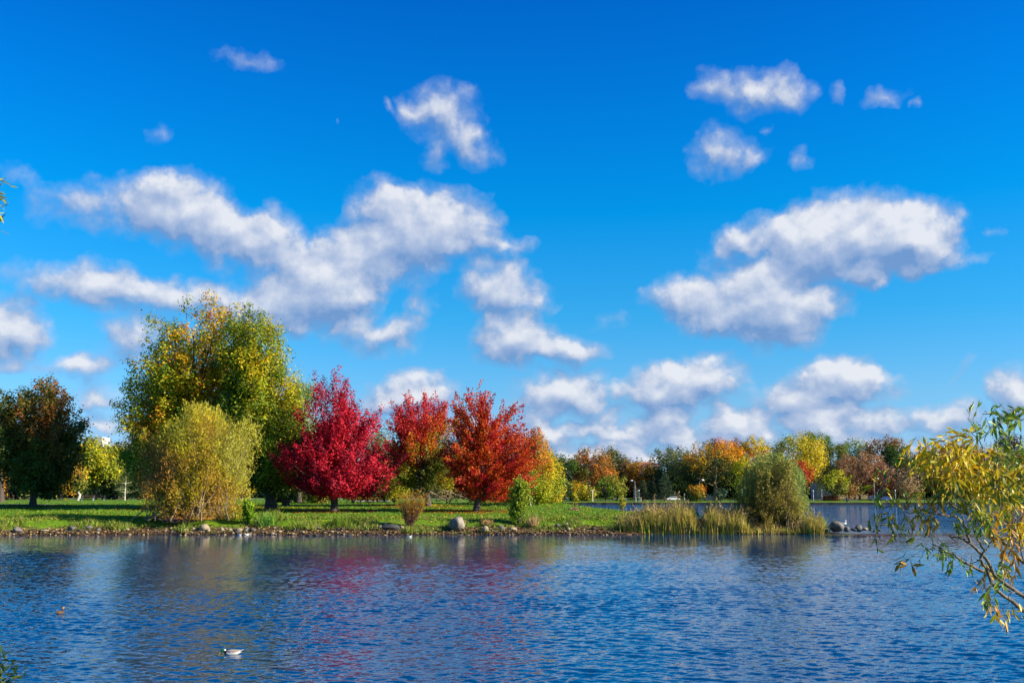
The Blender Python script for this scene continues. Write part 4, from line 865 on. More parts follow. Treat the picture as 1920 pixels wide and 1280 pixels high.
def build_far_trees():
    R_ = [  # px, top, bottom, half width, distance, colours, label, extra
     (1036, 845, 925, 22, 385, [DGRN, GRN, (0.06, .12, .02)], "dark green tree behind the lemon yellow shrub tree", {}),
     (1072, 862, 932, 26, 372, [GRN, (0.08, .15, .03), LGRN], "light green rounded tree left of the big rust coloured tree", {}),
     (1110, 842, 925, 44, 378, [(0.14, .10, .02), RUST, (0.34, .13, .02), ORG, (0.3, .18, .02)], "big rust and orange tree across the lake, nearest the yellow trees", dict(pr=.6)),
     (1075, 905, 936, 12, 345, [OLIV, YGRN, GOLD], "small yellow green tree with orange tips under the light green tree", {}),
     (1096, 912, 938, 14, 342, [GRN, OLIV, YGRN, GOLD], "low bushy green tree with golden top at the foot of the rust tree", {}),
     (1148, 839, 900, 18, 392, [GRN, (0.09, .12, .04), OLIV], "olive pointed treetop right behind the rust tree", dict(power=1.6)),
     (1136, 897, 932, 15, 345, [GRN, LGRN, YGRN], "left of two small yellow green lakeside trees under the rust tree", {}),
     (1157, 895, 930, 15, 348, [LGRN, YGRN, (0.3, .28, .03)], "right of two small yellow green lakeside trees under the rust tree", {}),
     (1165, 858, 925, 22, 395, [BRN, (0.2, .13, .06), OLIV], "thin brown drooping tree between the rust tree and the orange willowy one", dict(gap=-.3)),
     (1196, 860, 910, 24, 390, [RUST, (0.4, .18, .02), GOLD], "orange willowy tree left of the dark roofed house", dict(droop=2)),
     (1258, 840, 932, 42, 385, [DGRN, GRN, (0.08, .12, .03), (0.18, .2, .06)], "large dusky olive tree right of the dark roofed house", dict(pz=.9)),
     (1295, 856, 930, 26, 400, [DGRN, GRN, GRN, OLIV], "dark green tree between the dusky olive and the big golden tree", {}),
     (1342, 827, 915, 54, 372, [DGRN, GRN, OLIV, GOLD, GOLD, (0.66, .28, .01)], "big golden topped tree with a pale buttressed trunk across the lake", dict(pz=1.5, pxg=.1, trunk=1340, bark_m=M_BARK_TAN, tr=.8)),
     (1350, 824, 890, 26, 402, [RUST, ORED, ORG], "red orange treetop peeking over the big golden tree", {}),
     (1384, 824, 900, 14, 402, [(0.12, .06, .02), RUST, GRN], "dark reddish treetop between the red orange and the yellow treetops", {}),
     (1413, 820, 912, 27, 398, [(0.35, .12, .02), ORG, GOLD, YEL, YEL], "yellow crowned tree with orange flanks behind the drab willow shrub", dict(pz=.5)),
     (1428, 848, 912, 20, 388, [(0.42, .09, .015), ORG, RUST], "burnt orange tree just left above the drab willow shrub", {}),
     (1394, 858, 932, 18, 360, [LGRN, YGRN, YEL], "lemon green tree left of the drab willow shrub", {}),
     (1347, 913, 930, 8, 346, [DGRN, (.05, .10, .05)], "little dusky green tree on a thin trunk right of the orange topped bush", {}),
     (1498, 812, 902, 44, 380, [OLIV, YGRN, YEL, YEL, YEL], "brightest golden yellow tree, above and right of the drab willow shrub", dict(pz=1.0, pxg=.4, droop=2)),
     (1462, 840, 900, 14, 374, [DGRN, GRN, OLIV], "dark feathery tree under the left edge of the golden yellow tree", dict(power=1.6)),
     (1503, 862, 912, 15, 362, [RED, ORED, (0.5, .12, .03)], "red tree at the right shoulder of the drab willow shrub", dict(tilt=-14)),
     (1528, 808, 880, 26, 410, [GRN, (0.08, .15, .02), LGRN], "tall green tree rising behind the golden yellow one", {}),
     (1562, 834, 915, 24, 392, [GRN, OLIV, (0.17, .22, .04)], "olive green tree right of the tall green one", {}),
     (1603, 825, 885, 24, 410, [GRN, LGRN, (0.2, .28, .02)], "bright green rounded tree between olive tree and brown domed tree", {}),
     (1568, 885, 925, 23, 350, [OLIV, YGRN, YEL], "small yellow green lakeside tree with a slim trunk, right of the red tree", dict(trunk=1563)),
     (1592, 905, 928, 14, 352, [RUST, (0.35, .18, .05), OLIV], "small russet tree touching the slim trunked yellow green one", {}),
     (1612, 848, 930, 38, 375, [BRN, PINKT, (0.36, .16, .08), TAN, (0.4, .2, .08)], "pinkish brown half bare tree across the lake", dict(gap=-.2, pr=.6, bark_m=M_BARK_TAN)),
     (1650, 868, 930, 22, 372, [BRN, RUST, PINKT], "dark russet tree right of the pinkish brown one", {}),
     (1660, 819, 900, 36, 402, [DGRN, (0.12, .10, .02), (0.26, .13, .03), (0.3, .16, .04)], "dark domed tree with a brown top on the right skyline", dict(pz=1.0)),
     (1676, 833, 905, 26, 392, [GRN, (0.05, .11, .015), (0.08, .15, .02)], "deep green tree in front of the brown domed one", {}),
     (1708, 846, 925, 30, 398, [BRN, OLIV, (0.34, .2, .03)], "olive brown tree left behind the foreground willow leaves", {}),
     (1705, 872, 932, 20, 365, [TAN, (0.4, .28, .15), BRN], "beige twiggy tree just left of the foreground willow leaves", dict(gap=-.2)),
     (1748, 838, 920, 30, 395, [OLIV, GOLD, RUST], "amber tree hidden behind the foreground willow leaves", {}),
     (1800, 830, 925, 36, 395, [OLIV, GOLD, (0.6, .35, .02)], "amber yellow tree behind the middle of the foreground willow", {}),
     (1850, 838, 925, 32, 385, [OLIV, (0.45, .25, .03), GOLD], "ochre tree behind the foreground willow near the right edge", {}),
     (1893, 812, 900, 26, 402, [(0.05, .06, .02), BRN, (0.2, .09, .03)], "dark brown spiky treetop near the right edge", dict(power=1.7)),
     (1925, 845, 930, 28, 380, [OLIV, YEL, GOLD], "yellow tree cut by the right edge", {}),
    ]
    for i, (px, t, b, hw, Y, c, lb, ex) in enumerate(R_):
        far(px, t, b, hw, Y, c, lb, seed=i, **ex)
    far(1305, 911, 938, 12, 336, [GRN, OLIV, GOLD, ORG], "round bush with orange top in front of the lamp post across the lake", name="round_bush", seed=60, pz=1.4, power=3, leafs=.5, dens=2.5, gap=-2)
    # near-black tree row: shade below the crowns put into the leaf colour
    k = 70
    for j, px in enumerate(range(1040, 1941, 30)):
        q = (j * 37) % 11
        far(px + q - 5, 880 - q, 933, 24, 425 + q * 3, [(0.006, .014, .006), DGRN, (0.02, .045, .01)], "screen tree with deep shade put into its leaf colour behind the lakeside trees", name="screen_tree", seed=k + j,
            group="dark screen of trees along the far side", leafs=1.0, power=3.5, dens=.9, gap=-2)
    # left park
    L_ = [
     (170, 820, 908, 46, 205, [OLIV, (0.2, .22, .03), YGRN, YEL, GOLD], "broad yellow green willow-like tree with a golden top, right of the shaded maple", dict(droop=1.5, pz=1.0, trunk=178)),
     (122, 872, 915, 26, 190, [(0.3, .12, .03), ORG, GOLD, (0.5, .3, .04)], "small orange and gold tree right of the shaded maple's trunk", dict(trunk=113)),
     (228, 835, 915, 34, 235, [DGRN, GRN, (0.05, .09, .02)], "dark green tree right of the broad yellow green one", {}),
     (5, 862, 915, 16, 215, [(0.5, .2, .02), GOLD, ORG], "orange tree cut by the left edge", dict(pz=.8)),
     (12, 895, 932, 18, 225, [BRN, (0.16, .09, .06), OLIV], "bare brownish tree at the left edge below the orange one", dict(gap=-.2)),
     (2, 735, 800, 22, 128, [(0.2, .02, .02), RUST, DRED], "dull red tree mostly hidden behind the shaded maple at the left edge", {}),
    ]
    for i, (px, t, b, hw, Y, c, lb, ex) in enumerate(L_):
        far(px, t, b, hw, Y, c, lb, seed=120 + i, group="trees in the park on the left", leafs=.5, **{**dict(dens=3.2), **ex})
    # two bare-trunk markers
    make_tree("birch_tree", "slender tree with a white trunk in the park right of the small orange tree", "tree", ell(148, 885, 918, 10, 2.2), 186, 147, [OLIV, YGRN], nspray=30, nleaf=24, leaf=(.35, .25), slen=1.3, srad=.5, seed=140, trunk_r=.3, bark_m=M_BARK_PALE, limbs=6)
    pine("sparse young pine with a pale trunk in the park left of the big willow bush", 234, 885, 937, 22, 188, [(0.06, .11, .03), (0.12, .17, .05), OLIV], 150, M_BARK_PALE, open_=True)
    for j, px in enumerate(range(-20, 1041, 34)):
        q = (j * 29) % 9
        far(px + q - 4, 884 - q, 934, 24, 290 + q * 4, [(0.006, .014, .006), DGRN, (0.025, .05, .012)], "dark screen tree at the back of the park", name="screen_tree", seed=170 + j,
            group="dark screen of trees at the back of the park", leafs=.8, power=3.5, dens=1.2, gap=-2, tr=.3)
    for j, (px, py) in enumerate([(52, 0), (90, 0), (103, 0), (205, 0), (213, 0), (222, 0), (240, 0), (262, 0), (30, 0)]):
        far(px, 893, 925, 14, 200 + (j * 7) % 23, [DGRN, (0.02, .05, .012), OLIV], "dark leafed park tree whose straight trunk shows against the lit grass", name="park_tree", seed=230 + j,
            group="dark trunked trees in the park", leafs=.5, tr=.35, power=3, gap=-2)
    # conifers across the lake
    pine("layered blue green conifer right of the dusky pines across the lake", 1247, 886, 934, 22, 341, [(0.03, .07, .035), (0.06, .11, .05), (0.12, .16, .07)], 151, M_BARK)
    pine("blunt dusky pine right of the cream picnic table", 1222, 902, 934, 14, 343, [(0.04, .07, .03), (0.12, .14, .06)], 152, M_BARK)
    pine("blunt dusky pine left of its twin, above the cream picnic table", 1205, 900, 934, 13, 346, [(0.04, .07, .03), (0.10, .13, .05)], 153, M_BARK)

def pine(label, px, top, bot, hw, Y, cols, seed, bk, open_=False):
    r = np.random.default_rng(seed); bx = X(px, Y); bz = H(bx, Y); base = np.array([bx, Y, bz]); ht = W(px, top, Y)[2] - bz; w_ = hw / F * Y
    root = empty("pine_tree", base, label, "pine tree"); lines = [(np.array([[0, 0, -.1], [0, 0, ht * .5], [.05, 0, ht * .97]]), np.array([.22, .14, .03]) * (ht / 10 + .3))]; C = []; AX = []
    tiers = 7 if open_ else 12
    for i in range(tiers):
        f = (i + .6) / tiers; z0 = ht * (.22 + .76 * f) if open_ else ht * (.08 + .9 * f); rad = w_ * (1.05 - f) ** .8
        for k in range(5 if open_ else 9):
            a = r.uniform(0, 6.28); l_ = rad * r.uniform(.7, 1.15); t = np.array([math.cos(a) * l_, math.sin(a) * l_, z0 + l_ * r.uniform(-.05, .25)])
            s = np.array([0, 0, z0]); lines.append(curve_line(s, t, .06, .015, 5, bend=(0, 0, -.05 * l_), r=r))
            m = 26 if open_ else 34; u = r.uniform(.35 if open_ else .15, 1.05, m)[:, None]; C.append(s + (t - s) * u + r.normal(size=(m, 3)) * [.3, .3, .12]); AX.append(np.repeat(norm(t - s)[None], m, 0))
    C = np.concatenate(C); AX = np.concatenate(AX); n = len(C)
    sc_ = .42; V, I, S = leaf_quads(C, norm(AX + r.normal(size=(n, 3)) * .5), norm(r.normal(size=(n, 3)) * .6 + [0, 0, 1]), np.full(n, sc_), np.full(n, sc_ * .35))
    TV, TI, TS = tubes(lines, 5); np_mesh("trunk", TV, TI, TS, bk, root, smooth=True)
    np_mesh("needles", V, I, S, M_LEAF, root, fcol=np.clip(pal(cols, r.uniform(size=n)) * r.uniform(.7, 1.3, (n, 1)), .002, 1))
    return root

# ------------------------------------------------------------------ built things
def box(cx, cy, cz, sx, sy, sz, rz=0):
    v = []; c, s = math.cos(rz), math.sin(rz)
    for z in (-.5, .5):
        for x, y in ((-.5, -.5), (.5, -.5), (.5, .5), (-.5, .5)):
            X_, Y_ = x * sx, y * sy; v.append((cx + X_ * c - Y_ * s, cy + X_ * s + Y_ * c, cz + z * sz))
    return v, [(0, 3, 2, 1), (4, 5, 6, 7), (0, 1, 5, 4), (1, 2, 6, 5), (2, 3, 7, 6), (3, 0, 4, 7)]

def boxes(name, bl, mat, parent=None):
    V = []; Fc = []
    for b_ in bl:
        v, f = box(*b_); Fc += [tuple(i + len(V) for i in q) for q in f]; V += v
    return mesh_obj(name, V, Fc, mat, parent)

def cyl(p0, p1, r0, r1=None, n=10):
    return (np.array([p0, p1], float), np.array([r0, r0 if r1 is None else r1]))

def tube_obj(name, lines, mat, parent=None, sides=8):
    V, I, S = tubes(lines, sides); return np_mesh(name, V, I, S, mat, parent, smooth=True)

M_WHITE = plain("white_paint", (0.78, 0.77, 0.74), .5, .05)
M_CREAM = plain("cream_wood", (0.62, 0.52, 0.36), .7, .15)
M_GREY = plain("grey_metal", (0.32, 0.34, 0.36), .45, .1, metal=.3)
M_GREENP = plain("green_post_paint", (0.10, 0.28, 0.20), .5, .1)
M_ROOF = plain("dark_shingles", (0.045, 0.035, 0.035), .85, .3)
M_GLASS = plain("window_glass", (0.03, 0.04, 0.05), .12, .1)
M_STONEW = plain("dark_wall_stone", (0.028, 0.024, 0.022), .9, .5, 1.2)
M_ASPH = plain("asphalt", (0.10, 0.10, 0.105), .9, .15)
M_PATH = plain("grey_path", (0.36, 0.33, 0.30), .9, .12)
M_BLUE = plain("blue_paint", (0.05, 0.12, 0.32), .3, .05)
M_NAVY = plain("slate_paint", (0.05, 0.06, 0.09), .3, .05)
M_SILV = plain("silver_paint", (0.42, 0.43, 0.45), .3, .05, metal=.4)
M_TYRE = plain("tyre_rubber", (0.02, 0.02, 0.02), .8, .1)
M_BRICK = plain("tan_brick", (0.42, 0.31, 0.2), .85, .2)
M_CONC = plain("pale_concrete", (0.50, 0.47, 0.42), .8, .08)
M_BROWNW = plain("brown_wood", (0.11, 0.05, 0.03), .8, .3)
M_REDH = plain("russet_hedge_fence", (0.26, 0.10, 0.05), .9, .3)

def lamp(px, head_py, Y, right, label):
    bx = X(px, Y); bz = H(bx, Y); z = W(px, head_py, Y)[2] - bz; s = 1 if right else -1
    root = empty("street_lamp", (bx, Y, bz), label, "street lamp", "street lamps across the lake")
    arc = [(0, 0, z - .9), (s * .1, 0, z - .35), (s * .45, 0, z), (s * .95, 0, z + .08)]
    tube_obj("pole", [(np.array([(0, 0, -.1), (0, 0, z * .5), (0, 0, z - .9)]), np.array([.09, .075, .06])), (np.array(arc), np.array([.06, .055, .05, .045]))], M_GREY, root)
    v, f = [], []
    hd = tube_obj("lamp_head", [(np.array([(s * .7, 0, z + .1), (s * .95, 0, z + .12), (s * 1.4, 0, z + .02), (s * 1.6, 0, z - .02)]), np.array([.1, .24, .24, .08]))], M_WHITE, root, 10)

def post(px, top, Y, label, mat, head=False, w=.09):
    bx = X(px, Y); bz = H(bx, Y); z = W(px, top, Y)[2] - bz
    root = empty("lantern_post" if head else "signpost", (bx, Y, bz), label, "post")
    tube_obj("pole", [(np.array([(0, 0, -.1), (0, 0, .4), (0, 0, z * .9)]), np.array([w * 1.6, w, w * .8]))], mat, root)
    if head:
        tube_obj("lantern", [(np.array([(0, 0, z * .9), (0, 0, z * .93), (0, 0, z * .98), (0, 0, z * 1.02)]), np.array([.12, .22, .2, .06]))], M_WHITE, root, 8)
    else:
        boxes("sign_board", [(0, -.08, z * .93, 1.3, .06, .35)], M_CREAM, root)

def car(px, Y, mat, label, rz=0.0, z=None, van=False):
    bx = X(px, Y); bz = H(bx, Y) if z is None else z
    root = empty("parked_car", (bx, Y, bz), label, "car", "cars parked across the lake", rz)
    prof = [(-2.2, .35), (-2.25, .75), (-2.05, .95), (-1.55, 1.0), (-.95, 1.48), (.65, 1.5), (1.25, 1.02), (2.05, .88), (2.25, .7), (2.2, .35)]
    if van: prof = [(-2.2, .35), (-2.25, .9), (-2.15, 1.1), (-1.95, 1.7), (.7, 1.75), (1.35, 1.1), (2.1, .95), (2.25, .7), (2.2, .35)]
    n = len(prof); V = []; ys = [-.85, .85]
    for y in ys:
        for x, zz in prof: V.append((x, y * (0.82 if zz > 1.2 else 1), zz))
    Fc = [tuple(range(n)), tuple(range(2 * n - 1, n - 1, -1))] + [(i, i + n, (i + 1) % n + n, (i + 1) % n) for i in range(n)]
    mesh_obj("body", V, Fc, mat, root)
    t = 1.66 if van else 1.42
    wl = [(-1.25, 1.05), (-.88, t), (-.15, t), (-.15, 1.05)]; wr = [(-.05, 1.05), (-.05, t), (.58, t), (1.05, 1.05)]
    for s in (-1, 1):
        for q in (wl, wr):
            m = mesh_obj("side_window", [(x, s * (.745 if zz > 1.2 else .865), zz) for x, zz in q] + [(x, s * (.735 if zz > 1.2 else .855), zz) for x, zz in q], [(0, 1, 2, 3), (7, 6, 5, 4), (0, 4, 5, 1), (1, 5, 6, 2), (2, 6, 7, 3), (3, 7, 4, 0)], M_GLASS, root)
        for x in (-1.4, 1.4):
            tube_obj("wheel", [(np.array([(x, s * .68, .32), (x, s * .70, .32), (x, s * .87, .32), (x, s * .88, .32)]), np.array([.3, .33, .33, .2]))], M_TYRE, root, 14)

def build_built():
    # stone edge of the far shore
    rr = np.random.default_rng(1)
    xs = np.arange(6.2, 330, 1.5); V = []; Fc = []
    for i, x in enumerate(xs):
        zt = .62 + rr.uniform(-.05, .06); yf = 315.9 + rr.uniform(-.12, .12)
        V += [(x, yf, -.6), (x, yf, zt), (x, 316.9, zt), (x, 316.9, -.6)]
        if i: b = 4 * i; Fc += [(b - 4, b, b + 1, b - 3), (b - 3, b + 1, b + 2, b - 2)]
    o = mesh_obj("shore_wall", V, Fc, M_STONEW); tag(o, "long low dark stone wall edging the far shore", "wall")
    # roads and paths following the ground
    def strip(name, pts, w, mat, label, dz=.03):
        V = []; Fc = []
        P = []
        for (a, b) in zip(pts[:-1], pts[1:]):
            k = max(2, int(math.hypot(b[0] - a[0], b[1] - a[1]) / 3))
            P += [(a[0] + (b[0] - a[0]) * t / k, a[1] + (b[1] - a[1]) * t / k) for t in range(k)]
        P.append(pts[-1])
        for i, (x, y) in enumerate(P):
            z = max(H(x, y - w / 2), H(x, y), H(x, y + w / 2)) + dz
            V += [(x, y - w / 2, z), (x, y + w / 2, z)]
            if i: Fc.append((2 * i - 2, 2 * i, 2 * i + 1, 2 * i - 1))
        o = mesh_obj(name, V, Fc, mat); tag(o, label, None, None, "structure")
    strip("path", [(-75, 111), (-52, 110), (-46.5, 109)], 2.2, M_PATH, "grey path at the left behind the shaded maple")
    strip("park_road", [(-170, 246), (5, 250)], 9, M_PATH, "pale road crossing the park on the left")
    strip("lakeside_road", [(8, 356), (330, 362)], 10, M_PATH, "pale road behind the far lakeside grass", .05)
    # stone row beyond the left lawn
    # tower far left
    Y = 620; x0, x1, x2 = X(160, Y), X(174, Y), X(188, Y); zt = W(170, 819, Y)[2]
    root = empty("tower_block", ((x0 + x2) / 2, Y, 3), "white flat roofed tower block top above the yellow green tree at the left", "building")
    def loc(v): return [(a - (x0 + x2) / 2, b - Y, c - 3) for a, b, c in v]
    zg = W(170, 821, Y)[2]
    v, f = box((x1 + x2) / 2, Y + 4, (zt + 3) / 2, x2 - x1, 12, zt - 3); mesh_obj("lit_right_face", loc(v), f, M_CONC, root)  # pale block stands for the sunlit right face of the corner
    v, f = box((x0 - 4 + x1) / 2 - .1, Y + 10, (zg + 3) / 2, x1 - x0 + 4, 14, zg - 3); mesh_obj("wall", loc(v), f, plain("blue_grey_shaded_face", (0.20, 0.24, 0.32), .5, .1), root)  # blue-grey wall colour paints in the shade on the left face
    v, f = box(x2 + 10, Y + 14, (W(200, 829, Y)[2] + 3) / 2, 14, 14, W(200, 829, Y)[2] - 3); mesh_obj("low_wing", loc(v), f, M_CONC, root)
    for k in range(5):
        v, f = box(x0 - 1 + k * 1.7, Y + 2.95, zg - 4, 1.1, .1, 1.6); mesh_obj("window", loc(v), f, M_GLASS, root)
    # houses across the lake
    def house(px, Y, w, d, wall_t, roof_t, wm, rm, label, dormer=False, chimney=True, windows=4):
        bx = X(px, Y); bz = H(bx, Y); zw = W(px, wall_t, Y)[2] - bz; zr = W(px, roof_t, Y)[2] - bz
        root = empty("house", (bx, Y, bz), label, "house")
        v, f = box(0, 0, zw / 2 - .2, w, d, zw); mesh_obj("wall", v, f, wm, root)
        e = .5; R = [(-w / 2 - e, -d / 2 - e, zw - .35), (w / 2 + e, -d / 2 - e, zw - .35), (w / 2 + e, d / 2 + e, zw - .35), (-w / 2 - e, d / 2 + e, zw - .35), (-w / 2 * .7, 0, zr), (w / 2 * .7, 0, zr)]
        ro = mesh_obj("roof", R, [(0, 1, 5, 4), (1, 2, 5), (2, 3, 4, 5), (3, 0, 4), (3, 2, 1, 0)], rm, root)
        if chimney: v, f = box(w * .2, .3, zr + .2, .9, .8, 2.2); mesh_obj("chimney", v, f, M_BRICK, ro)
        for k in range(windows):
            x = (k - (windows - 1) / 2) * w / windows
            wi = boxes("window", [(x, -d / 2 - .04, zw * .45, 1.3, .1, 1.7)], M_WHITE, root); boxes("pane", [(x, -d / 2 - .1, zw * .45, 1.0, .05, 1.4)], M_GLASS, wi)
        if dormer:
            dz = zw + (zr - zw) * .28; dr = boxes("dormer", [(0, -d * .36, dz, 3.6, 2.2, 2.4)], M_WHITE, root)
            boxes("window", [(0, -d * .36 - 1.13, dz, 1.5, .08, 1.5)], M_GLASS, dr)
            mesh_obj("dormer_roof", [(-2.2, -d * .36 - 1.4, dz + 1.15), (2.2, -d * .36 - 1.4, dz + 1.15), (2.2, -d * .36 + 2, dz + 1.15), (-2.2, -d * .36 + 2, dz + 1.15), (0, -d * .36 - 1.4, dz + 2.3), (0, -d * .36 + 2, dz + 2.3)],
                     [(0, 1, 4), (1, 2, 5, 4), (2, 3, 5), (3, 0, 4, 5), (3, 2, 1, 0)], M_ROOF, dr)
        return root
    house(1217, 405, 11, 9, 905, 874, M_BRICK, M_ROOF, "dark steep roofed house with a white dormer left of the dusky olive tree", dormer=True, windows=3)
    house(1210, 450, 12, 10, 874, 866, M_WHITE, plain("flat_roof_red", (0.25, .08, .06), .8, .2), "white house whose roofline and chimney show over the orange willowy tree", windows=5)
    house(1545, 405, 8, 8, 902, 888, M_CONC, M_ROOF, "pale house glimpsed between the golden tree and the slim trunked yellow green tree", windows=2)
    house(1592, 420, 12, 9, 900, 874, M_BRICK, M_ROOF, "tan house glimpsed behind the pinkish brown half bare tree", windows=3)
    house(1085, 415, 10, 8, 905, 892, M_WHITE, M_ROOF, "white house glimpsed through the rust coloured tree", windows=2)
    # lamps
    lamp(1191, 901, 350, False, "curved grey street lamp left of the dark roofed house, its head pointing left")
    lamp(1312, 900, 340, True, "street lamp behind the orange topped round bush, its head pointing right")
    lamp(1640, 897, 345, True, "street lamp behind the leftmost foreground willow leaves")
    post(1111, 917, 338, "cream signpost with a cross board at the foot of the rust tree", M_CREAM, w=.16)
    post(1198, 918, 330, "thin green lantern post beside the cream picnic table", M_GREENP, True)
    post(1392, 917, 331, "green lantern post left of the drab willow shrub", M_GREENP, True, .14)
    post(1679, 918, 333, "slim blue grey lantern post left of the foreground willow", M_GREY, True)
    post(1525, 919, 345, "pale lantern post nearest the drab willow shrub on its right", M_GREY, True, .1)
    post(1541, 918, 347, "pale lantern post above the russet hedge", M_GREY, True, .08)
    post(1283, 926, 340, "short pale lantern post right of the layered conifer", M_GREY, True, .12)
    # cars
    car(1262, 352, M_WHITE, "white car under the layered conifer across the lake", 0.1)
    car(1330, 352, M_NAVY, "dark slate car behind the orange topped round bush", -.05)
    car(1163, 352, M_SILV, "silver car left of the curved street lamp")
    car(1078, 350, M_BLUE, "blue car left of the cream signpost", .2)
    car(1640, 350, M_NAVY, "dark car under the pinkish brown tree", 0, van=True)
    car(1662, 351, M_BLUE, "dark blue car right of the dark van-like one under the russet tree", .05)
    # cream picnic table frame
    Y = 325; bx = X(1197, Y); bz = H(bx, Y); root = empty("picnic_table", (bx, Y, bz), "cream picnic table standing on the far lakeside grass", "picnic table")
    boxes("table_top", [(0, 0, 1.35, 1.9, .9, .12)], M_CREAM, root)
    for s in (-1, 1): boxes("leg", [(s * .78, 0, .65, .28, .7, 1.3)], M_CREAM, root)
    # bin, benches, fence across the lake
    Y = 328; bx = X(1588, Y); bz = H(bx, Y); root = empty("litter_bin", (bx, Y, bz), "dark round litter bin on the far lakeside grass", "litter bin")
    tube_obj("drum", [(np.array([(0, 0, 0), (0, 0, .1), (0, 0, .95), (0, 0, 1.0)]), np.array([.3, .34, .36, .36]))], M_NAVY, root, 14)
    tube_obj("lid", [(np.array([(0, 0, 1.0), (0, 0, 1.06), (0, 0, 1.2), (0, 0, 1.26)]), np.array([.38, .4, .26, .08]))], M_TYRE, root, 14)
    for px, Y, lb, g in [(1601, 328, "dark wooden bench right of the round litter bin across the lake", None), (165, 186, "left of two brown picnic benches on the park grass", "park benches"), (185, 188, "right of two brown picnic benches on the park grass", "park benches"), (1281, 77.8, "weathered brown bench half hidden in the reeds beside the seated person", None)]:
        bx = X(px, Y); bz = max(H(bx, Y), .3); root = empty("bench", (bx, Y, bz), lb, "bench", g); L = 2.4
        if Y < 90: root.location.z = 1.0; L = 1.7
        boxes("seat", [(0, y, .45, L, .12, .05) for y in (-.15, 0, .15)], M_BROWNW, root)
        boxes("backrest", [(0, .26, z, L, .04, .12) for z in (.68, .86)], M_BROWNW, root)
        for s in (-1, 1): boxes("leg", [(s * L * .42, 0, .2 if Y > 90 else -.1, .08, .42, .45 if Y > 90 else 1.0), (s * L * .42, .245, .66, .08, .05, .5)], M_GREY, root)
    Y = 349; bx = X(1557, Y); bz = H(bx, Y); V = []; Fc = []; r = np.random.default_rng(3)
    n = 900; C = np.stack([r.uniform(-3, 3, n), r.normal(size=n) * .35, r.uniform(.1, 1.9, n)], -1)
    V, I, S = leaf_quads(C, r.normal(size=(n, 3)), norm(r.normal(size=(n, 3))), np.full(n, .4), np.full(n, .3))
    root = empty("hedge", (bx, Y, bz), "russet clipped hedge behind the far lakeside grass", "hedge"); np_mesh("leaves", V, I, S, M_LEAF, root, fcol=pal([(0.2, .06, .03), (0.32, .12, .05)], r.uniform(size=n)))
    tube_obj("stems", [curve_line((x, 0, 0), (x + .1, 0, 1.6), .05, .02, 4) for x in np.linspace(-2.8, 2.8, 12)], M_BARK, root, 4)
    # flower bed behind the crimson maple
    Y = 150; bx = X(700, Y); bz = H(bx, Y); n = 700; C = np.stack([r.uniform(-2.6, 2.6, n), r.normal(size=n) * .5, r.uniform(.1, .6, n)], -1)
    V, I, S = leaf_quads(C, r.normal(size=(n, 3)), norm(r.normal(size=(n, 3)) + [0, 0, .6]), np.full(n, .25), np.full(n, .18))
    root = empty("flower_bed", (bx, Y, bz), "small kerbed bed of yellow and rust flowers beyond the crimson maple", "flower bed")
    np_mesh("flowers", V, I, S, M_LEAF, root, fcol=pal([GRN, OLIV, YEL, (0.45, .1, .04), YEL], r.uniform(size=n))); boxes("kerb", [(0, -.9, .05, 5.6, .2, .2)], M_CONC, root)
# ------------------------------------------------------------------ birds
def loft(spine, radii, sides=12, squash=None):
    """continuous body along a spine with elliptical rings; radii (k,2)=(side, up)"""
    P = np.asarray(spine, float); T = norm(np.gradient(P, axis=0)); V = []
    for p, t, (ra, rb) in zip(P, T, radii):
        side = norm(np.cross(t, [0, 0, 1]) if abs(t[2]) < .95 else np.array([0, 1., 0])); upv = np.cross(side, t)
        for k in range(sides):
            a = k / sides * 6.2832; V.append(p + side * math.cos(a) * ra + upv * math.sin(a) * rb)
    V = np.array(V); k = len(P); I = []; S = []
    for i in range(k - 1):
        for j in range(sides):
            j2 = (j + 1) % sides; I += [i * sides + j, i * sides + j2, (i + 1) * sides + j2, (i + 1) * sides + j]; S.append(4)
    I += list(range(sides - 1, -1, -1)); S.append(sides); I += [(k - 1) * sides + j for j in range(sides)]; S.append(sides)
    return V, np.array(I), np.array(S)

M_FEATH = foliage("feathers", 0.0, .55, .06)
M_BILL = plain("yellow_bill", (0.75, 0.42, 0.03), .4, .1)
M_BILL_D = plain("dark_bill", (0.12, 0.08, 0.05), .5, .1)
M_EYE = plain("dark_eye", (0.01, 0.01, 0.01), .1, .0)

def smooth_path(pts, rad, k=26):
    pts = np.array(pts, float); rad = np.array(rad, float); t = np.linspace(0, len(pts) - 1, k); i = np.arange(len(pts))
    def cr(v):
        o = np.zeros((k, v.shape[1]))
        for n_, tt in enumerate(t):
            a = min(int(tt), len(v) - 2); f = tt - a; p0 = v[max(a - 1, 0)]; p1 = v[a]; p2 = v[a + 1]; p3 = v[min(a + 2, len(v) - 1)]
            o[n_] = .5 * ((2 * p1) + (-p0 + p2) * f + (2 * p0 - 5 * p1 + 4 * p2 - p3) * f * f + (-p0 + 3 * p1 - 3 * p2 + p3) * f ** 3)
        return o
    return cr(pts), np.maximum(cr(rad), .002)

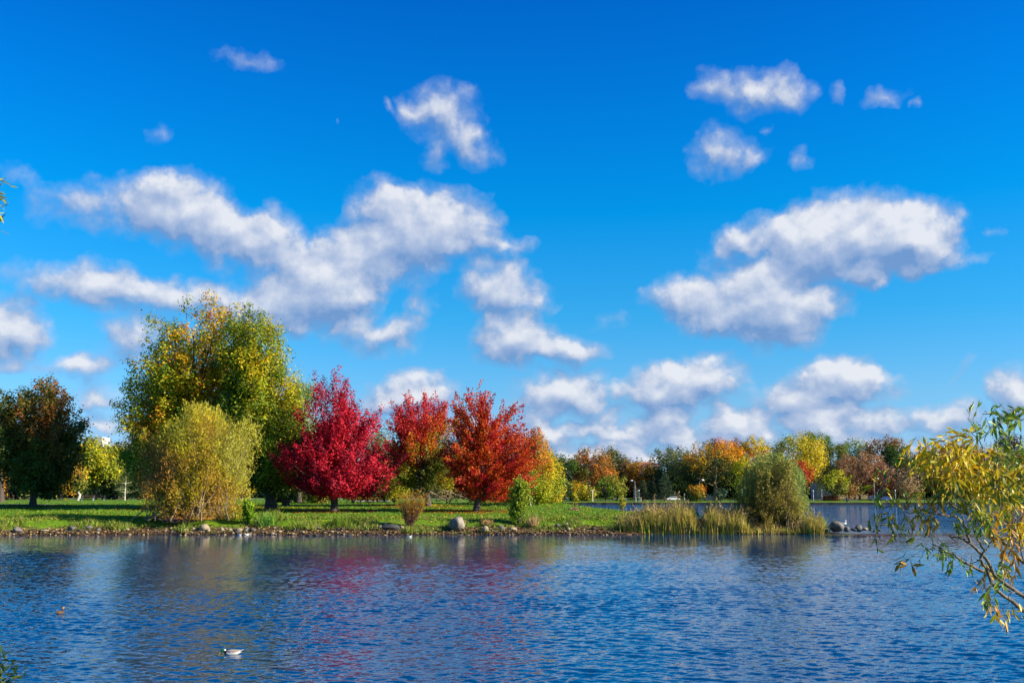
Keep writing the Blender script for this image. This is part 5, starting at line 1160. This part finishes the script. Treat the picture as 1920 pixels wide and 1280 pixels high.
def bird(name, label, cat, loc, rz, scale, kind, dip=0.0, group=None, upright=False):
    root = empty(name, loc, label, cat, group, rz); root.scale = (scale,) * 3
    # facing -X; water line at z=0; drake about 0.55 long
    hx, hz = (-.26, .13) if not dip else (-.27, .075)
    if upright: hx, hz = -.20, .25
    pts = [(.30, 0, .085), (.24, 0, .07), (.12, 0, .045), (-.02, 0, .035), (-.13, 0, .045), (-.185, 0, .085), (hx + .06, 0, hz + .015 if not dip else hz + .055), (hx + .012, 0, hz + .045 if not dip else hz + .05), (hx - .03, 0, hz + .03 if not dip else hz + .01), (hx - .055, 0, hz + .015 if not dip else hz - .012)]
    rad = [(.012, .006), (.045, .03), (.095, .075), (.11, .085), (.095, .075), (.05, .045), (.034, .036), (.036, .038), (.028, .026), (.012, .011)]
    P, R = smooth_path(pts, rad, 40); V, I, S = loft(P, R, 14)
    cen = [V[I[sum(S[:0]):][0:0]]] if False else None
    idx = np.split(I, np.cumsum(S)[:-1]); C = np.array([V[q].mean(0) for q in idx])
    k = len(C); col = np.zeros((k, 3)); ring = np.minimum(np.arange(k) // 14, 38); u = ring / 39
    if kind == "drake":
        for n_ in range(k):
            x, y, z = C[n_]; uu = u[n_]
            if uu > .645: c = (0.01, .16, .05)
            elif uu > .615: c = (0.75, .72, .66)
            elif uu > .44: c = (0.07, .028, .018)
            elif uu > .08: c = (0.62, .56, .48) if z < .075 else (0.42, .36, .31)
            else: c = (0.03, .03, .03)
            col[n_] = c
        if True: col[(u < .16) & (C[:, 2] < .08)] = (0.7, .66, .58)
    elif kind == "hen":
        col[:] = (0.09, .05, .025); col[u > .62] = (0.36, .18, .05); col += np.random.default_rng(2).uniform(-.03, .03, (k, 1))  # sunlit orange of head and neck is put into the feather colour
    elif kind == "gull":
        col[:] = (0.75, .74, .72); col[(C[:, 2] > .07) & (u < .5)] = (0.38, .40, .43); col[u < .06] = (0.03, .03, .03)
    elif kind == "dark":
        col[:] = (0.035, .03, .03); col[u > .6] = (0.06, .04, .03)
    np_mesh("body", V, I, S, M_FEATH, root, fcol=np.clip(col, .002, 1), smooth=True)
    hp = np.array([hx - .045, 0, hz + .02 if not dip else hz - .004]); bd = norm(np.array([-1, 0, -.25 if not dip else -1.05]))
    bl, br = smooth_path([hp, hp + bd * .035, hp + bd * .07, hp + bd * .095], [(.018, .016), (.018, .013), (.02, .010), (.010, .005)], 8)
    bV, bI, bS = loft(bl, br, 8); np_mesh("bill", bV, bI, bS, M_BILL if kind in ("drake", "gull") else M_BILL_D, root, smooth=True)
    for s in (-1, 1):
        ev, er = smooth_path([(hx - .02, s * .026, hz + .045), (hx - .021, s * .031, hz + .045), (hx - .022, s * .034, hz + .045)], [(.004, .004), (.005, .005), (.002, .002)], 4)
        eV, eI, eS = loft(ev, er, 6); np_mesh("eye", eV, eI, eS, M_EYE, root)
        wc = {"drake": (0.30, .24, .19), "hen": (0.12, .07, .035), "gull": (0.36, .38, .41), "dark": (0.03, .03, .03)}[kind]
        wp_, wr = smooth_path([(-.13, s * .075, .085), (-.02, s * .098, .085), (.12, s * .085, .10), (.25, s * .04, .125)], [(.006, .02), (.016, .05), (.014, .035), (.004, .006)], 14)
        wV, wI, wS = loft(wp_, wr, 10); fc = np.tile(np.array(wc), (len(wS), 1))
        if kind == "drake": zc = np.array([wV[q].mean(0)[2] for q in np.split(wI, np.cumsum(wS)[:-1])]); fc[zc < .075] = (0.62, .56, .5)
        np_mesh("wing", wV, wI, wS, M_FEATH, root, fcol=fc, smooth=True)
    if kind == "drake":
        t_, r_ = smooth_path([(.22, 0, .10), (.29, 0, .115), (.345, 0, .14)], [(.035, .012), (.03, .008), (.012, .004)], 8)
        tV, tI, tS = loft(t_, r_, 8); np_mesh("tail", tV, tI, tS, M_FEATH, root, fcol=np.tile(np.array((0.75, .72, .66)), (len(tS), 1)), smooth=True)
    return root

def build_birds():
    p = lambda px, py: W(px, py, CAMZ * F / 1) if False else None
    def on_water(px, py):
        d = ray(px, py); s = -CAMZ / d[2]; return (d[0] * s, d[1] * s, 0)
    bird("mallard_duck", "mallard drake with green head and yellow bill dipping toward the water", "duck", on_water(434, 1226), .12, .60, "drake", dip=1)
    bird("mallard_duck", "small brown duck with a lit orange neck swimming near the left edge", "duck", on_water(113, 1150), math.radians(245), .46, "hen", upright=True)
    G = "white birds resting along the shoreline"
    L = [(330, 998.5, "gull", "white bird at the waterline left of the low stone under the willow bush"), (297, 998, "gull", "leftmost of the small white birds off the willow bush"), (304, 998.2, "gull", "second small white bird off the left of the willow bush"),
         (321, 998.4, "gull", "third small white bird off the left of the willow bush"), (395, 1001.5, "gull", "white bird on the water below the largest willow bush boulder"), (430, 998.5, "gull", "white bird tucked at the pale rocks left of the round boulder"),
         (449, 1003, "gull", "white bird on the water below the smooth round boulder"), (463, 1002, "gull", "white bird on the water just right of the one below the round boulder"), (512, 998, "gull", "bright white bird at the waterline below the iris tuft"),
         (669, 997, "gull", "white bird at the waterline right of the crimson maple trunk"), (768, 1006, "gull", "lone white bird on the water below the forked brown bush"), (1000, 997.5, "gull", "white bird at the waterline below the tall narrow green bush"),
         (1041, 1000.5, "gull", "white bird on the water below the leaning pale stone"), (1322, 997.5, "gull", "white bird at the foot of the reeds"), (1391, 998, "gull", "white bird where the reeds meet the drab willow shrub"),
         (1461, 998, "gull", "white bird under the middle of the drab willow shrub"), (210, 998.5, "gull", "white bird alone at the waterline left of the willow bush"),
         (571, 1002, "hen", "brown duck on the water below the flat tan stone"), (578, 1004.5, "dark", "dark duck right beside the brown duck"), (592, 1004.5, "dark", "dark duck on the water between the brown duck and the crimson maple"), (654, 1004, "dark", "dark duck on the water below the crimson maple"),
         (1757, 990, "dark", "dark duck on open water behind the foreground willow twigs")]
    r = random.Random(4)
    for px, py, k, lb in L:
        sc = .8 if k != "gull" else .55
        bird("duck" if k != "gull" else "gull", lb, "duck" if k != "gull" else "gull", on_water(px, py), r.choice([0, .5, math.pi, 2.6]) + r.uniform(-.3, .3), sc, k, group=G if k == "gull" else "dark ducks near the shore")
    # gull standing on the boulder
    q = W(1583, 983.5, 76.9)
    b = bird("gull", "grey and white gull standing on the dark humped boulder off the tip", "gull", (q[0], q[1], q[2] + .06), math.radians(200), .85, "gull", upright=True)
    for s in (-1, 1): tube_obj("leg", [(np.array([(.0, s * .035, .0), (.0, s * .035, -.1)]), np.array([.006, .006]))], M_BILL, b, 5)

# ------------------------------------------------------------------ seated person in the reeds
def build_person():
    import bmesh
    Y = 77.6; px = 1305; bx = X(px, Y); z0 = .62
    root = empty("person", (bx, Y, z0), "person with brown hair in a green jacket and pale trousers, seated among the reeds", "person")
    J = {"pel": (0, 0, .48), "sp": (0, .03, .68), "ch": (0.0, .03, .90), "nk": (.01, .02, 1.04), "hd": (.02, .0, 1.13), "tp": (.02, .01, 1.25),
         "ls": (.03, -.19, .98), "le": (.10, -.22, .74), "lw": (.30, -.14, .64), "rs": (.03, .2, .98), "re": (.1, .24, .74), "rw": (.3, .14, .64),
         "lh": (.06, -.1, .46), "lk": (.46, -.12, .50), "la": (.44, -.12, .08), "lf": (.58, -.12, .03), "rh": (.06, .1, .46), "rk": (.46, .12, .50), "ra": (.42, .12, .08), "rf": (.56, .12, .03)}
    E = [("pel", "sp"), ("sp", "ch"), ("ch", "nk"), ("nk", "hd"), ("hd", "tp"), ("ch", "ls"), ("ls", "le"), ("le", "lw"), ("ch", "rs"), ("rs", "re"), ("re", "rw"), ("pel", "lh"), ("lh", "lk"), ("lk", "la"), ("la", "lf"), ("pel", "rh"), ("rh", "rk"), ("rk", "ra"), ("ra", "rf")]
    Rr = dict(pel=.15, sp=.135, ch=.14, nk=.055, hd=.095, tp=.085, ls=.07, le=.055, lw=.035, rs=.07, re=.055, rw=.035, lh=.1, lk=.07, la=.045, lf=.04, rh=.1, rk=.07, ra=.045, rf=.04)
    # fingers, rooted in the palms
    for h, s in (("lw", -1), ("rw", 1)):
        b = np.array(J[h]); J[h + "p"] = tuple(b + [.07, 0, -.015]); E.append((h, h + "p")); Rr[h + "p"] = .026
        for f in range(4):
            J[h + "f%d" % f] = tuple(b + [.11, (f - 1.5) * .02, -.02]); J[h + "g%d" % f] = tuple(b + [.15 - abs(f - 1.4) * .008, (f - 1.5) * .022, -.045])
            E += [(h + "p", h + "f%d" % f), (h + "f%d" % f, h + "g%d" % f)]; Rr[h + "f%d" % f] = .009; Rr[h + "g%d" % f] = .008
        J[h + "t"] = tuple(b + [.07, -s * .045, -.01]); E.append((h, h + "t")); Rr[h + "t"] = .010
    ks = list(J); me = bpy.data.meshes.new("body"); me.from_pydata([J[k] for k in ks], [(ks.index(a), ks.index(b)) for a, b in E], [])
    o = bpy.data.objects.new("body", me); COL.objects.link(o); md = o.modifiers.new("skin", "SKIN"); 
    for i, k in enumerate(ks):
        me.skin_vertices[0].data[i].radius = (Rr[k],) * 2; me.skin_vertices[0].data[i].use_root = (k == "pel")
    o.modifiers.new("sub", "SUBSURF").levels = 1; o.modifiers["sub"].render_levels = 1
    dg = bpy.context.evaluated_depsgraph_get(); m2 = bpy.data.meshes.new_from_object(o.evaluated_get(dg)); o.modifiers.clear(); o.data = m2; o.parent = root
    C = np.zeros(len(m2.polygons) * 3); m2.polygons.foreach_get("center", C); C = C.reshape(-1, 3)
    col = np.tile(np.array((0.03, .42, .2)), (len(C), 1)); col[C[:, 2] > 1.02] = (0.52, .32, .22); col[(C[:, 2] < .57) & (C[:, 0] > .0)] = (0.62, .58, .5); col[(C[:, 2] < .5)] = (0.62, .58, .5); col[C[:, 2] < .1] = (.03, .03, .03)
    col[(C[:, 0] > .31) & (C[:, 2] > .57)] = (0.52, .32, .22); col[(C[:, 2] > .98) & (C[:, 2] < 1.05) & (abs(C[:, 1]) < .1)] = (.75, .72, .68)
    a = m2.attributes.new("tint", "FLOAT_COLOR", "FACE"); cc = np.ones((len(C), 4), np.float32); cc[:, :3] = col; a.data.foreach_set("color", cc.ravel())
    m2.materials.clear(); m2.materials.append(M_FEATH)
    hp, hr = smooth_path([(-.03, .01, 1.02), (-.055, .01, 1.12), (-.02, .01, 1.235), (.03, .01, 1.255), (.07, .01, 1.22)], [(.05, .03), (.09, .05), (.095, .05), (.085, .03), (.05, .012)], 14)
    hV, hI, hS = loft(hp, hr, 12); np_mesh("hair", hV, hI, hS, M_FEATH, root, fcol=np.tile(np.array((0.12, .05, .025)), (len(hS), 1)), smooth=True)

# ------------------------------------------------------------------ foreground willow
def leaf_strips(B, D, Nn, L, Wd, droop):
    """lance leaves: 7-point bent blades. B base points"""
    D = norm(D); S = norm(np.cross(Nn, D)); Nn = norm(np.cross(D, S)); L = L[:, None]; Wd = Wd[:, None]; dr = np.array([0, 0, -1.0])
    def at(t): return B + D * L * t + dr * (droop[:, None] * L * t * t)
    m1, m2 = at(.33), at(.68); f = Nn * Wd * .16
    V = np.stack([B, m1 + S * Wd * .5 + f, m1, m1 - S * Wd * .5 + f, m2 + S * Wd * .36 + f, m2, m2 - S * Wd * .36 + f, at(1.0)], 1).reshape(-1, 3)
    n = len(B); i = np.arange(n) * 8
    F3 = [(0, 2, 1), (0, 3, 2), (4, 5, 7), (5, 6, 7)]; F4 = [(1, 2, 5, 4), (2, 3, 6, 5)]
    I = np.concatenate([np.stack([i + a for a in f_], -1) for f_ in F3 + F4], 1).ravel()
    S_ = np.tile([3, 3, 3, 3, 4, 4], n)
    return V, I, S_

def build_foreground():
    r = np.random.default_rng(21)
    Y0 = 5.6
    def PT(px, py, dy=0): return W(px, py, Y0 + dy)
    wood = []; tw = []
    def branch(pts, r0, r1, dy0=0, dy1=0, leafy=0, cols=None, hang=.5):
        k = len(pts); P = np.array([PT(x, y, dy0 + (dy1 - dy0) * i / max(1, k - 1)) for i, (x, y) in enumerate(pts)])
        t = np.linspace(0, k - 1, k * 4); Q = np.stack([np.interp(t, np.arange(k), P[:, j]) for j in range(3)], -1)
        Q[1:-1] = (Q[:-2] + 2 * Q[1:-1] + Q[2:]) / 4; Q[1:-1] += r.normal(size=(len(Q) - 2, 3)) * .0025
        wood.append((Q, np.linspace(r0, r1, len(Q)) * .48))
        return Q
    px2r = Y0 / F   # metres per photo pixel
    A = branch([(2080, 1262), (1960, 1172), (1920, 1145), (1898, 1127), (1868, 1106), (1858, 1087), (1850, 1068), (1838, 1049), (1846, 1030), (1832, 1008), (1824, 990)], .030, .007, .5, -.1)
    B = branch([(2080, 1200), (1970, 1146), (1920, 1118), (1880, 1091), (1855, 1075), (1829, 1065), (1805, 1051), (1788, 1039), (1767, 1029), (1750, 1020)], .030, .008, .5, .2)
    C_ = branch([(1868, 1084), (1853, 1052), (1834, 1032), (1819, 1018), (1812, 991), (1800, 974), (1788, 967), (1770, 966), (1750, 963), (1734, 959), (1710, 956), (1690, 951), (1674, 947)], .020, .003, .2, 0)
    C2 = branch([(1822, 1022), (1808, 1011), (1795, 1008), (1781, 1004)], .014, .008)
    D_ = branch([(2060, 1140), (1920, 1056), (1893, 1027), (1872, 1005), (1843, 979), (1812, 961), (1803, 957), (1772, 937), (1751, 925), (1737, 906), (1727, 897), (1706, 888), (1690, 884)], .026, .002, .6, .1)
    D2 = branch([(1727, 897), (1720, 880), (1716, 862)], .004, .002)
    E_ = branch([(1893, 1024), (1893, 994), (1890, 971), (1885, 945), (1875, 923), (1864, 905), (1854, 893), (1848, 870), (1844, 852), (1838, 830), (1830, 817), (1819, 811), (1810, 806)], .014, .003, .4, .3)
    F_ = branch([(1812, 991), (1803, 965), (1795, 940), (1788, 928), (1790, 900), (1796, 880)], .006, .002)
    G_ = branch([(1893, 994), (1905, 975), (1925, 955), (1950, 930)], .008, .003)
    tws = [([(1846, 827), (1850, 812), (1860, 800), (1892, 790), (1925, 776)], .003), ([(1858, 813), (1868, 798), (1884, 780), (1905, 766)], .003), ([(1838, 815), (1828, 808), (1836, 790), (1843, 776)], .002),
           ([(1758, 915), (1762, 945), (1770, 960)], .004), ([(1674, 947), (1655, 955), (1648, 975)], .002), ([(1690, 951), (1700, 968), (1712, 990)], .002), ([(1750, 963), (1745, 985), (1757, 1004), (1769, 1021), (1790, 1040)], .003),
           ([(1790, 1024), (1770, 1022), (1745, 1028), (1720, 1036), (1702, 1048)], .0022), ([(1735, 1030), (1726, 1045), (1720, 1062)], .002), ([(1750, 1020), (1746, 1020)], .002), ([(1640, 925), (1658, 905), (1672, 880), (1664, 868)], .003),
           ([(1668, 890), (1655, 905), (1650, 925), (1652, 945), (1662, 960)], .003), ([(1647, 985), (1643, 1000), (1650, 1010)], .002), ([(1858, 1087), (1852, 1120), (1862, 1140), (1872, 1150)], .004), ([(1885, 1100), (1900, 1110), (1920, 1108)], .004), ([(1852, 1070), (1848, 1085), (1832, 1090), (1826, 1094)], .002),
           ([(1893, 960), (1905, 935), (1918, 915), (1930, 905)], .004), ([(1864, 905), (1880, 890), (1895, 870), (1910, 850)], .004), ([(1844, 852), (1860, 845), (1880, 835), (1900, 828)], .003), ([(1796, 880), (1790, 860), (1778, 845)], .003), ([(1788, 928), (1775, 905), (1762, 885), (1765, 860)], .003),
           ([(1838, 1049), (1855, 1020), (1868, 995), (1872, 965), (1880, 930)], .005), ([(1812, 961), (1822, 935), (1818, 905), (1826, 880), (1815, 860)], .004), ([(1751, 925), (1748, 900), (1754, 880), (1742, 868)], .003), ([(1880, 1091), (1895, 1060), (1905, 1040), (1925, 1020)], .004), ([(1920, 1056), (1912, 1020), (1915, 990), (1925, 965)], .005),
           ([(1868, 995), (1850, 975), (1845, 950), (1850, 925)], .003), ([(1875, 923), (1860, 930), (1850, 915), (1838, 900)], .003), ([(1900, 1090), (1890, 1070), (1878, 1050), (1870, 1035)], .003)]
    for p, rr in tws: tw.append(branch(p, rr * 1.6, rr * .6, r.uniform(-.15, .2), r.uniform(-.2, .3)))
    # leaf clusters: column, row, count, spread, colour key, mean direction (right, up)
    Yc = [(0.62, .46, .012), (0.68, .40, .01), (0.56, .48, .03)]; Gc = [(0.10, .19, .02), (0.20, .30, .03), (0.34, .40, .05)]; Oc = [(0.50, .24, .02), (0.30, .19, .03), (0.58, .30, .02)]; Mc = [(0.16, .19, .02), (0.40, .34, .02), (0.6, .42, .02)]
    CL = [(1900, 775, 14, 16, Gc, (-.2, -.3)), (1915, 790, 12, 14, Gc, (-.4, -.1)), (1870, 795, 16, 14, Gc, (.2, -.5)), (1845, 772, 6, 6, Gc, (.2, .6)), (1838, 800, 10, 12, Gc, (0, -.8)), (1912, 768, 8, 8, Gc, (-.6, -.2)),
          (1805, 812, 10, 12, Yc, (-.5, -.2)), (1790, 825, 12, 12, Yc, (-.5, -.2)), (1745, 845, 22, 22, Yc, (-.3, -.4)), (1770, 850, 26, 22, Yc, (-.2, -.4)), (1800, 850, 34, 26, Yc, (0, -.4)), (1825, 855, 30, 24, Yc, (.1, -.5)), (1735, 865, 18, 14, Yc, (-.2, -.7)),
          (1760, 878, 26, 20, Yc, (0, -.7)), (1785, 885, 34, 24, Yc, (0, -.6)), (1810, 885, 30, 22, Yc, (.1, -.6)), (1845, 870, 26, 24, Yc, (.2, -.4)), (1875, 850, 34, 24, Gc, (.2, -.3)), (1905, 850, 30, 22, Gc, (.1, -.4)), (1870, 885, 38, 28, Mc, (.2, -.5)), (1900, 885, 30, 24, Mc, (.1, -.5)),
          (1848, 900, 28, 22, Yc, (.2, -.5)), (1765, 910, 18, 18, Mc, (-.1, -.8)), (1790, 915, 18, 18, Mc, (0, -.8)), (1820, 915, 28, 22, Mc, (0, -.7)), (1850, 930, 28, 24, Mc, (0, -.7)), (1880, 920, 32, 26, Mc, (.1, -.6)), (1908, 925, 26, 20, Gc, (0, -.6)),
          (1750, 940, 12, 12, Oc, (-.1, -.9)), (1800, 945, 14, 14, Mc, (0, -.9)), (1835, 955, 20, 18, Gc, (0, -.8)), (1870, 955, 24, 22, Mc, (0, -.8)), (1905, 960, 22, 20, Oc, (0, -.7)), (1880, 985, 22, 20, Oc, (.1, -.8)), (1910, 990, 22, 18, Yc, (.1, -.7)), (1850, 985, 12, 12, Gc, (0, -.8)),
          (1905, 1020, 18, 18, Oc, (0, -.8)), (1880, 1020, 16, 14, Oc, (0, -.9)), (1915, 1050, 12, 12, Oc, (0, -.8)), (1885, 1045, 10, 12, Yc, (0, -.9)), (1870, 1060, 10, 10, Gc, (0, -.9)), (1900, 1070, 10, 12, Oc, (.1, -.9)),
          (1672, 872, 12, 7, Yc, (0, .8)), (1682, 866, 8, 7, Gc, (.6, .4)), (1658, 895, 7, 9, Gc, (-.1, .5)), (1640, 912, 9, 8, Yc, (-.5, -.3)), (1645, 925, 7, 8, Yc, (-.1, -.9)), (1665, 915, 12, 12, Gc, (.2, -.2)), (1672, 925, 10, 10, Mc, (.5, -.3)), (1655, 938, 8, 8, Gc, (0, -.8)),
          (1652, 955, 10, 7, Mc, (-.1, -.8)), (1645, 968, 10, 9, Mc, (-.3, -.8)), (1660, 978, 12, 11, Mc, (0, -.9)), (1690, 945, 10, 8, Oc, (.2, .1)), (1698, 968, 10, 8, Mc, (.1, -.9)), (1683, 990, 10, 12, Mc, (0, -.9)), (1728, 960, 8, 8, Mc, (-.1, -.9)), (1742, 970, 6, 8, Oc, (0, -.9)), (1718, 998, 8, 9, Mc, (.1, -.9)), (1728, 985, 5, 6, Oc, (0, -.9)),
          (1652, 1010, 6, 5, Gc, (.1, -.9)), (1700, 1050, 6, 4, Oc, (-.4, -.8)), (1692, 1055, 3, 4, Oc, (-.9, -.3)), (1718, 1066, 6, 4, Oc, (0, -.8)), (1752, 1032, 10, 8, Gc, (-.1, -.8)), (1765, 1038, 10, 8, Gc, (.1, -.9)), (1785, 1040, 14, 9, Gc, (0, -.9)), (1815, 1050, 12, 9, Mc, (0, -.9)), (1805, 1062, 8, 7, Gc, (0, -.9)), (1784, 985, 7, 7, Gc, (-.2, -.7)), (1795, 1030, 8, 7, Gc, (.2, -.6)),
          (1838, 1060, 8, 7, Yc, (0, -.9)), (1826, 1092, 9, 7, Oc, (-.1, -.9)), (1845, 1100, 8, 8, Gc, (-.2, -.9)), (1855, 1118, 16, 10, Gc, (-.1, -.9)), (1868, 1138, 14, 8, Oc, (0, -.9)), (1880, 1145, 16, 8, Yc, (.1, -.9)), (1900, 1148, 14, 9, Yc, (.4, -.8)), (1890, 1105, 8, 8, Gc, (.2, -.7)), (1878, 1100, 6, 8, Gc, (0, -.7)), (1862, 1070, 12, 10, Mc, (0, -.8))]
    B = []; D = []; Cc = []; L = []
    allw = np.concatenate([q for q, _ in wood])
    fine_lines = []
    for px, py, n, sp, cc, (dx, dz) in CL:
        n = int(n * (2.9 if px > 1725 and py < 1000 else 1.15)); c0 = PT(px, py, r.uniform(-.25, .35))
        # a short twig from the nearest wood to this cluster
        j = np.linalg.norm(allw - c0, axis=1).argmin()
        if np.linalg.norm(allw[j] - c0) < .5: fine_lines.append(curve_line(allw[j], c0, .0028, .0012, 5, jit=.008, r=r))
        d0 = np.array([dx, 0, dz])
        for s in range(max(1, n // 5)):
            cs = c0 + np.array([r.normal() * sp * px2r * .6, r.normal() * .09, r.normal() * sp * px2r * .5]); ds = norm(d0 + r.normal(size=3) * .35)
            fine_lines.append(curve_line(cs - ds * .04, cs + ds * .05, .0014, .0008, 3, r=r))
            for q in range(5):
                B.append(cs + ds * r.uniform(-.04, .05)); D.append(norm(ds + r.normal(size=3) * .5)); L.append(r.uniform(.038, .07)); Cc.append(np.array(cc[r.integers(len(cc))]) * r.uniform(.75, 1.25))
    B = np.array(B); D = np.array(D); L = np.array(L); Cc = np.array(Cc); n = len(B)
    Nn = norm(r.normal(size=(n, 3)) + [.3, -.5, .3])
    V, I, S = leaf_strips(B, D, Nn, L, L * r.uniform(.2, .32, n), r.uniform(0, .2, n))
    gx, gy = 5.6, 5.0; base = np.array([gx, gy, H(gx, gy)])
    trunkl = (np.array([base + [0, 0, -.2], base + [.02, .1, .5], base + [-.2, .25, 1.0], PT(2080, 1262, .5) + [.5, .05, -.02], PT(2080, 1262, .5)]), np.array([.16, .13, .10, .05, .03]))
    t2 = (np.array([base + [-.1, .2, .9], PT(2080, 1200, .5) + [.5, 0, .1], PT(2080, 1200, .5)]), np.array([.08, .04, .03])); t3 = (np.array([base + [.02, .1, .7], base + [.1, .3, 1.6], PT(2060, 1140, .6) + [.3, 0, .1], PT(2060, 1140, .6)]), np.array([.09, .06, .035, .026]))
    root = empty("willow_tree", base, "near willow branches with narrow yellow, green and orange leaves reaching in from the right", "tree")
    TV, TI, TS = tubes(wood + fine_lines + [trunkl, t2, t3], 7)
    np_mesh("branches", TV - base, TI, TS, M_BARK_WILLOW, root, smooth=True)
    np_mesh("leaves", V - base, I, S, foliage("willow_leaves", .35, .38, .05), root, fcol=np.clip(Cc, .002, 1))
    # left edge: hanging willow twig tips, and a low sprig
    for k, (lb, pts, dd, cc, base, cat, nm) in enumerate([
        ("willow twig tips with yellow green leaves poking in at the left edge of the sky", [(2, 338), (6, 350), (4, 372), (8, 388), (0, 410), (-6, 360), (-8, 400)], (.8, -.1), [(0.3, .32, .03), (0.42, .38, .02), (0.12, .16, .03)], np.array([-4.6, 4.6, 0]), "tree", "willow_tree"),
        ("low dark green willow sprig at the bottom left corner", [(5, 1246), (14, 1240), (26, 1240), (8, 1262), (22, 1262), (36, 1262), (10, 1278), (26, 1282), (4, 1290)], (.5, .4), [(0.03, .07, .012), (0.05, .10, .015), (0.09, .12, .02)], np.array([-3.2, 5.0, 0]), "shrub", "willow_shrub")]):
        base[2] = max(H(base[0], base[1]), .3); wd = []; B = []; D = []; L = []; Y1 = 5.2
        for (px, py) in pts:
            c0 = W(px, py, Y1 + r.normal() * .12); st = W(px - 60, py + (-30 if k == 0 else 60), Y1); wd.append(curve_line(st, c0, .003, .001, 6, jit=.004, r=r))
            for q in range(9 if k == 0 else 7): B.append(c0 + r.normal(size=3) * .02 - np.array([.02, 0, 0])); D.append(norm(np.array([dd[0], 0, dd[1]]) + r.normal(size=3) * .6)); L.append(r.uniform(.03, .06) if k == 0 else r.uniform(.04, .075))
        hub = W(-60, 330 if k == 0 else 1330, Y1); wd.append((np.array([base - [0, 0, .1], base + [.05, 0, .8 if k == 0 else .3], (base + hub) / 2 + [-.1, 0, .2], hub]), np.array([.12, .1, .05, .012]) if k == 0 else np.array([.03, .025, .015, .006])))
        for (px, py) in pts: wd.append(curve_line(hub, W(px - 60, py + (-30 if k == 0 else 60), Y1), .006, .003, 4, r=r))
        B = np.array(B); D = np.array(D); L = np.array(L); n = len(B); V, I, S = leaf_strips(B, D, norm(r.normal(size=(n, 3))), L, L * .22, r.uniform(0, .3, n))
        root = empty(nm, base, lb, cat); TV, TI, TS = tubes(wd, 6); np_mesh("branches", TV - base, TI, TS, M_BARK_WILLOW, root, smooth=True)
        np_mesh("leaves", V - base, I, S, M_LEAF, root, fcol=np.array(cc)[r.integers(0, 3, n)] * r.uniform(.8, 1.2, (n, 1)))

# ------------------------------------------------------------------ assemble
build_sky(); build_ground(); build_water()
build_near_trees(); build_bushes(); build_ground_cover(); build_rocks(); build_litter_things()
build_far_trees(); build_built(); build_birds(); build_person(); build_foreground()
scene.view_settings.view_transform = "Standard"; scene.view_settings.look = "None"
scene.view_settings.exposure = EXPO; scene.view_settings.gamma = 1.0
scene.render.engine = "CYCLES"
scene.cycles.max_bounces = 6; scene.cycles.diffuse_bounces = 2; scene.cycles.glossy_bounces = 3; scene.cycles.transmission_bounces = 3; scene.cycles.transparent_max_bounces = 4
scene.cycles.use_adaptive_sampling = True; scene.cycles.adaptive_threshold = 0.02
scene.cycles.use_denoising = True; scene.cycles.denoiser = 'OPENIMAGEDENOISE'; scene.cycles.denoising_input_passes = 'RGB_ALBEDO_NORMAL'; scene.cycles.denoising_prefilter = 'ACCURATE'
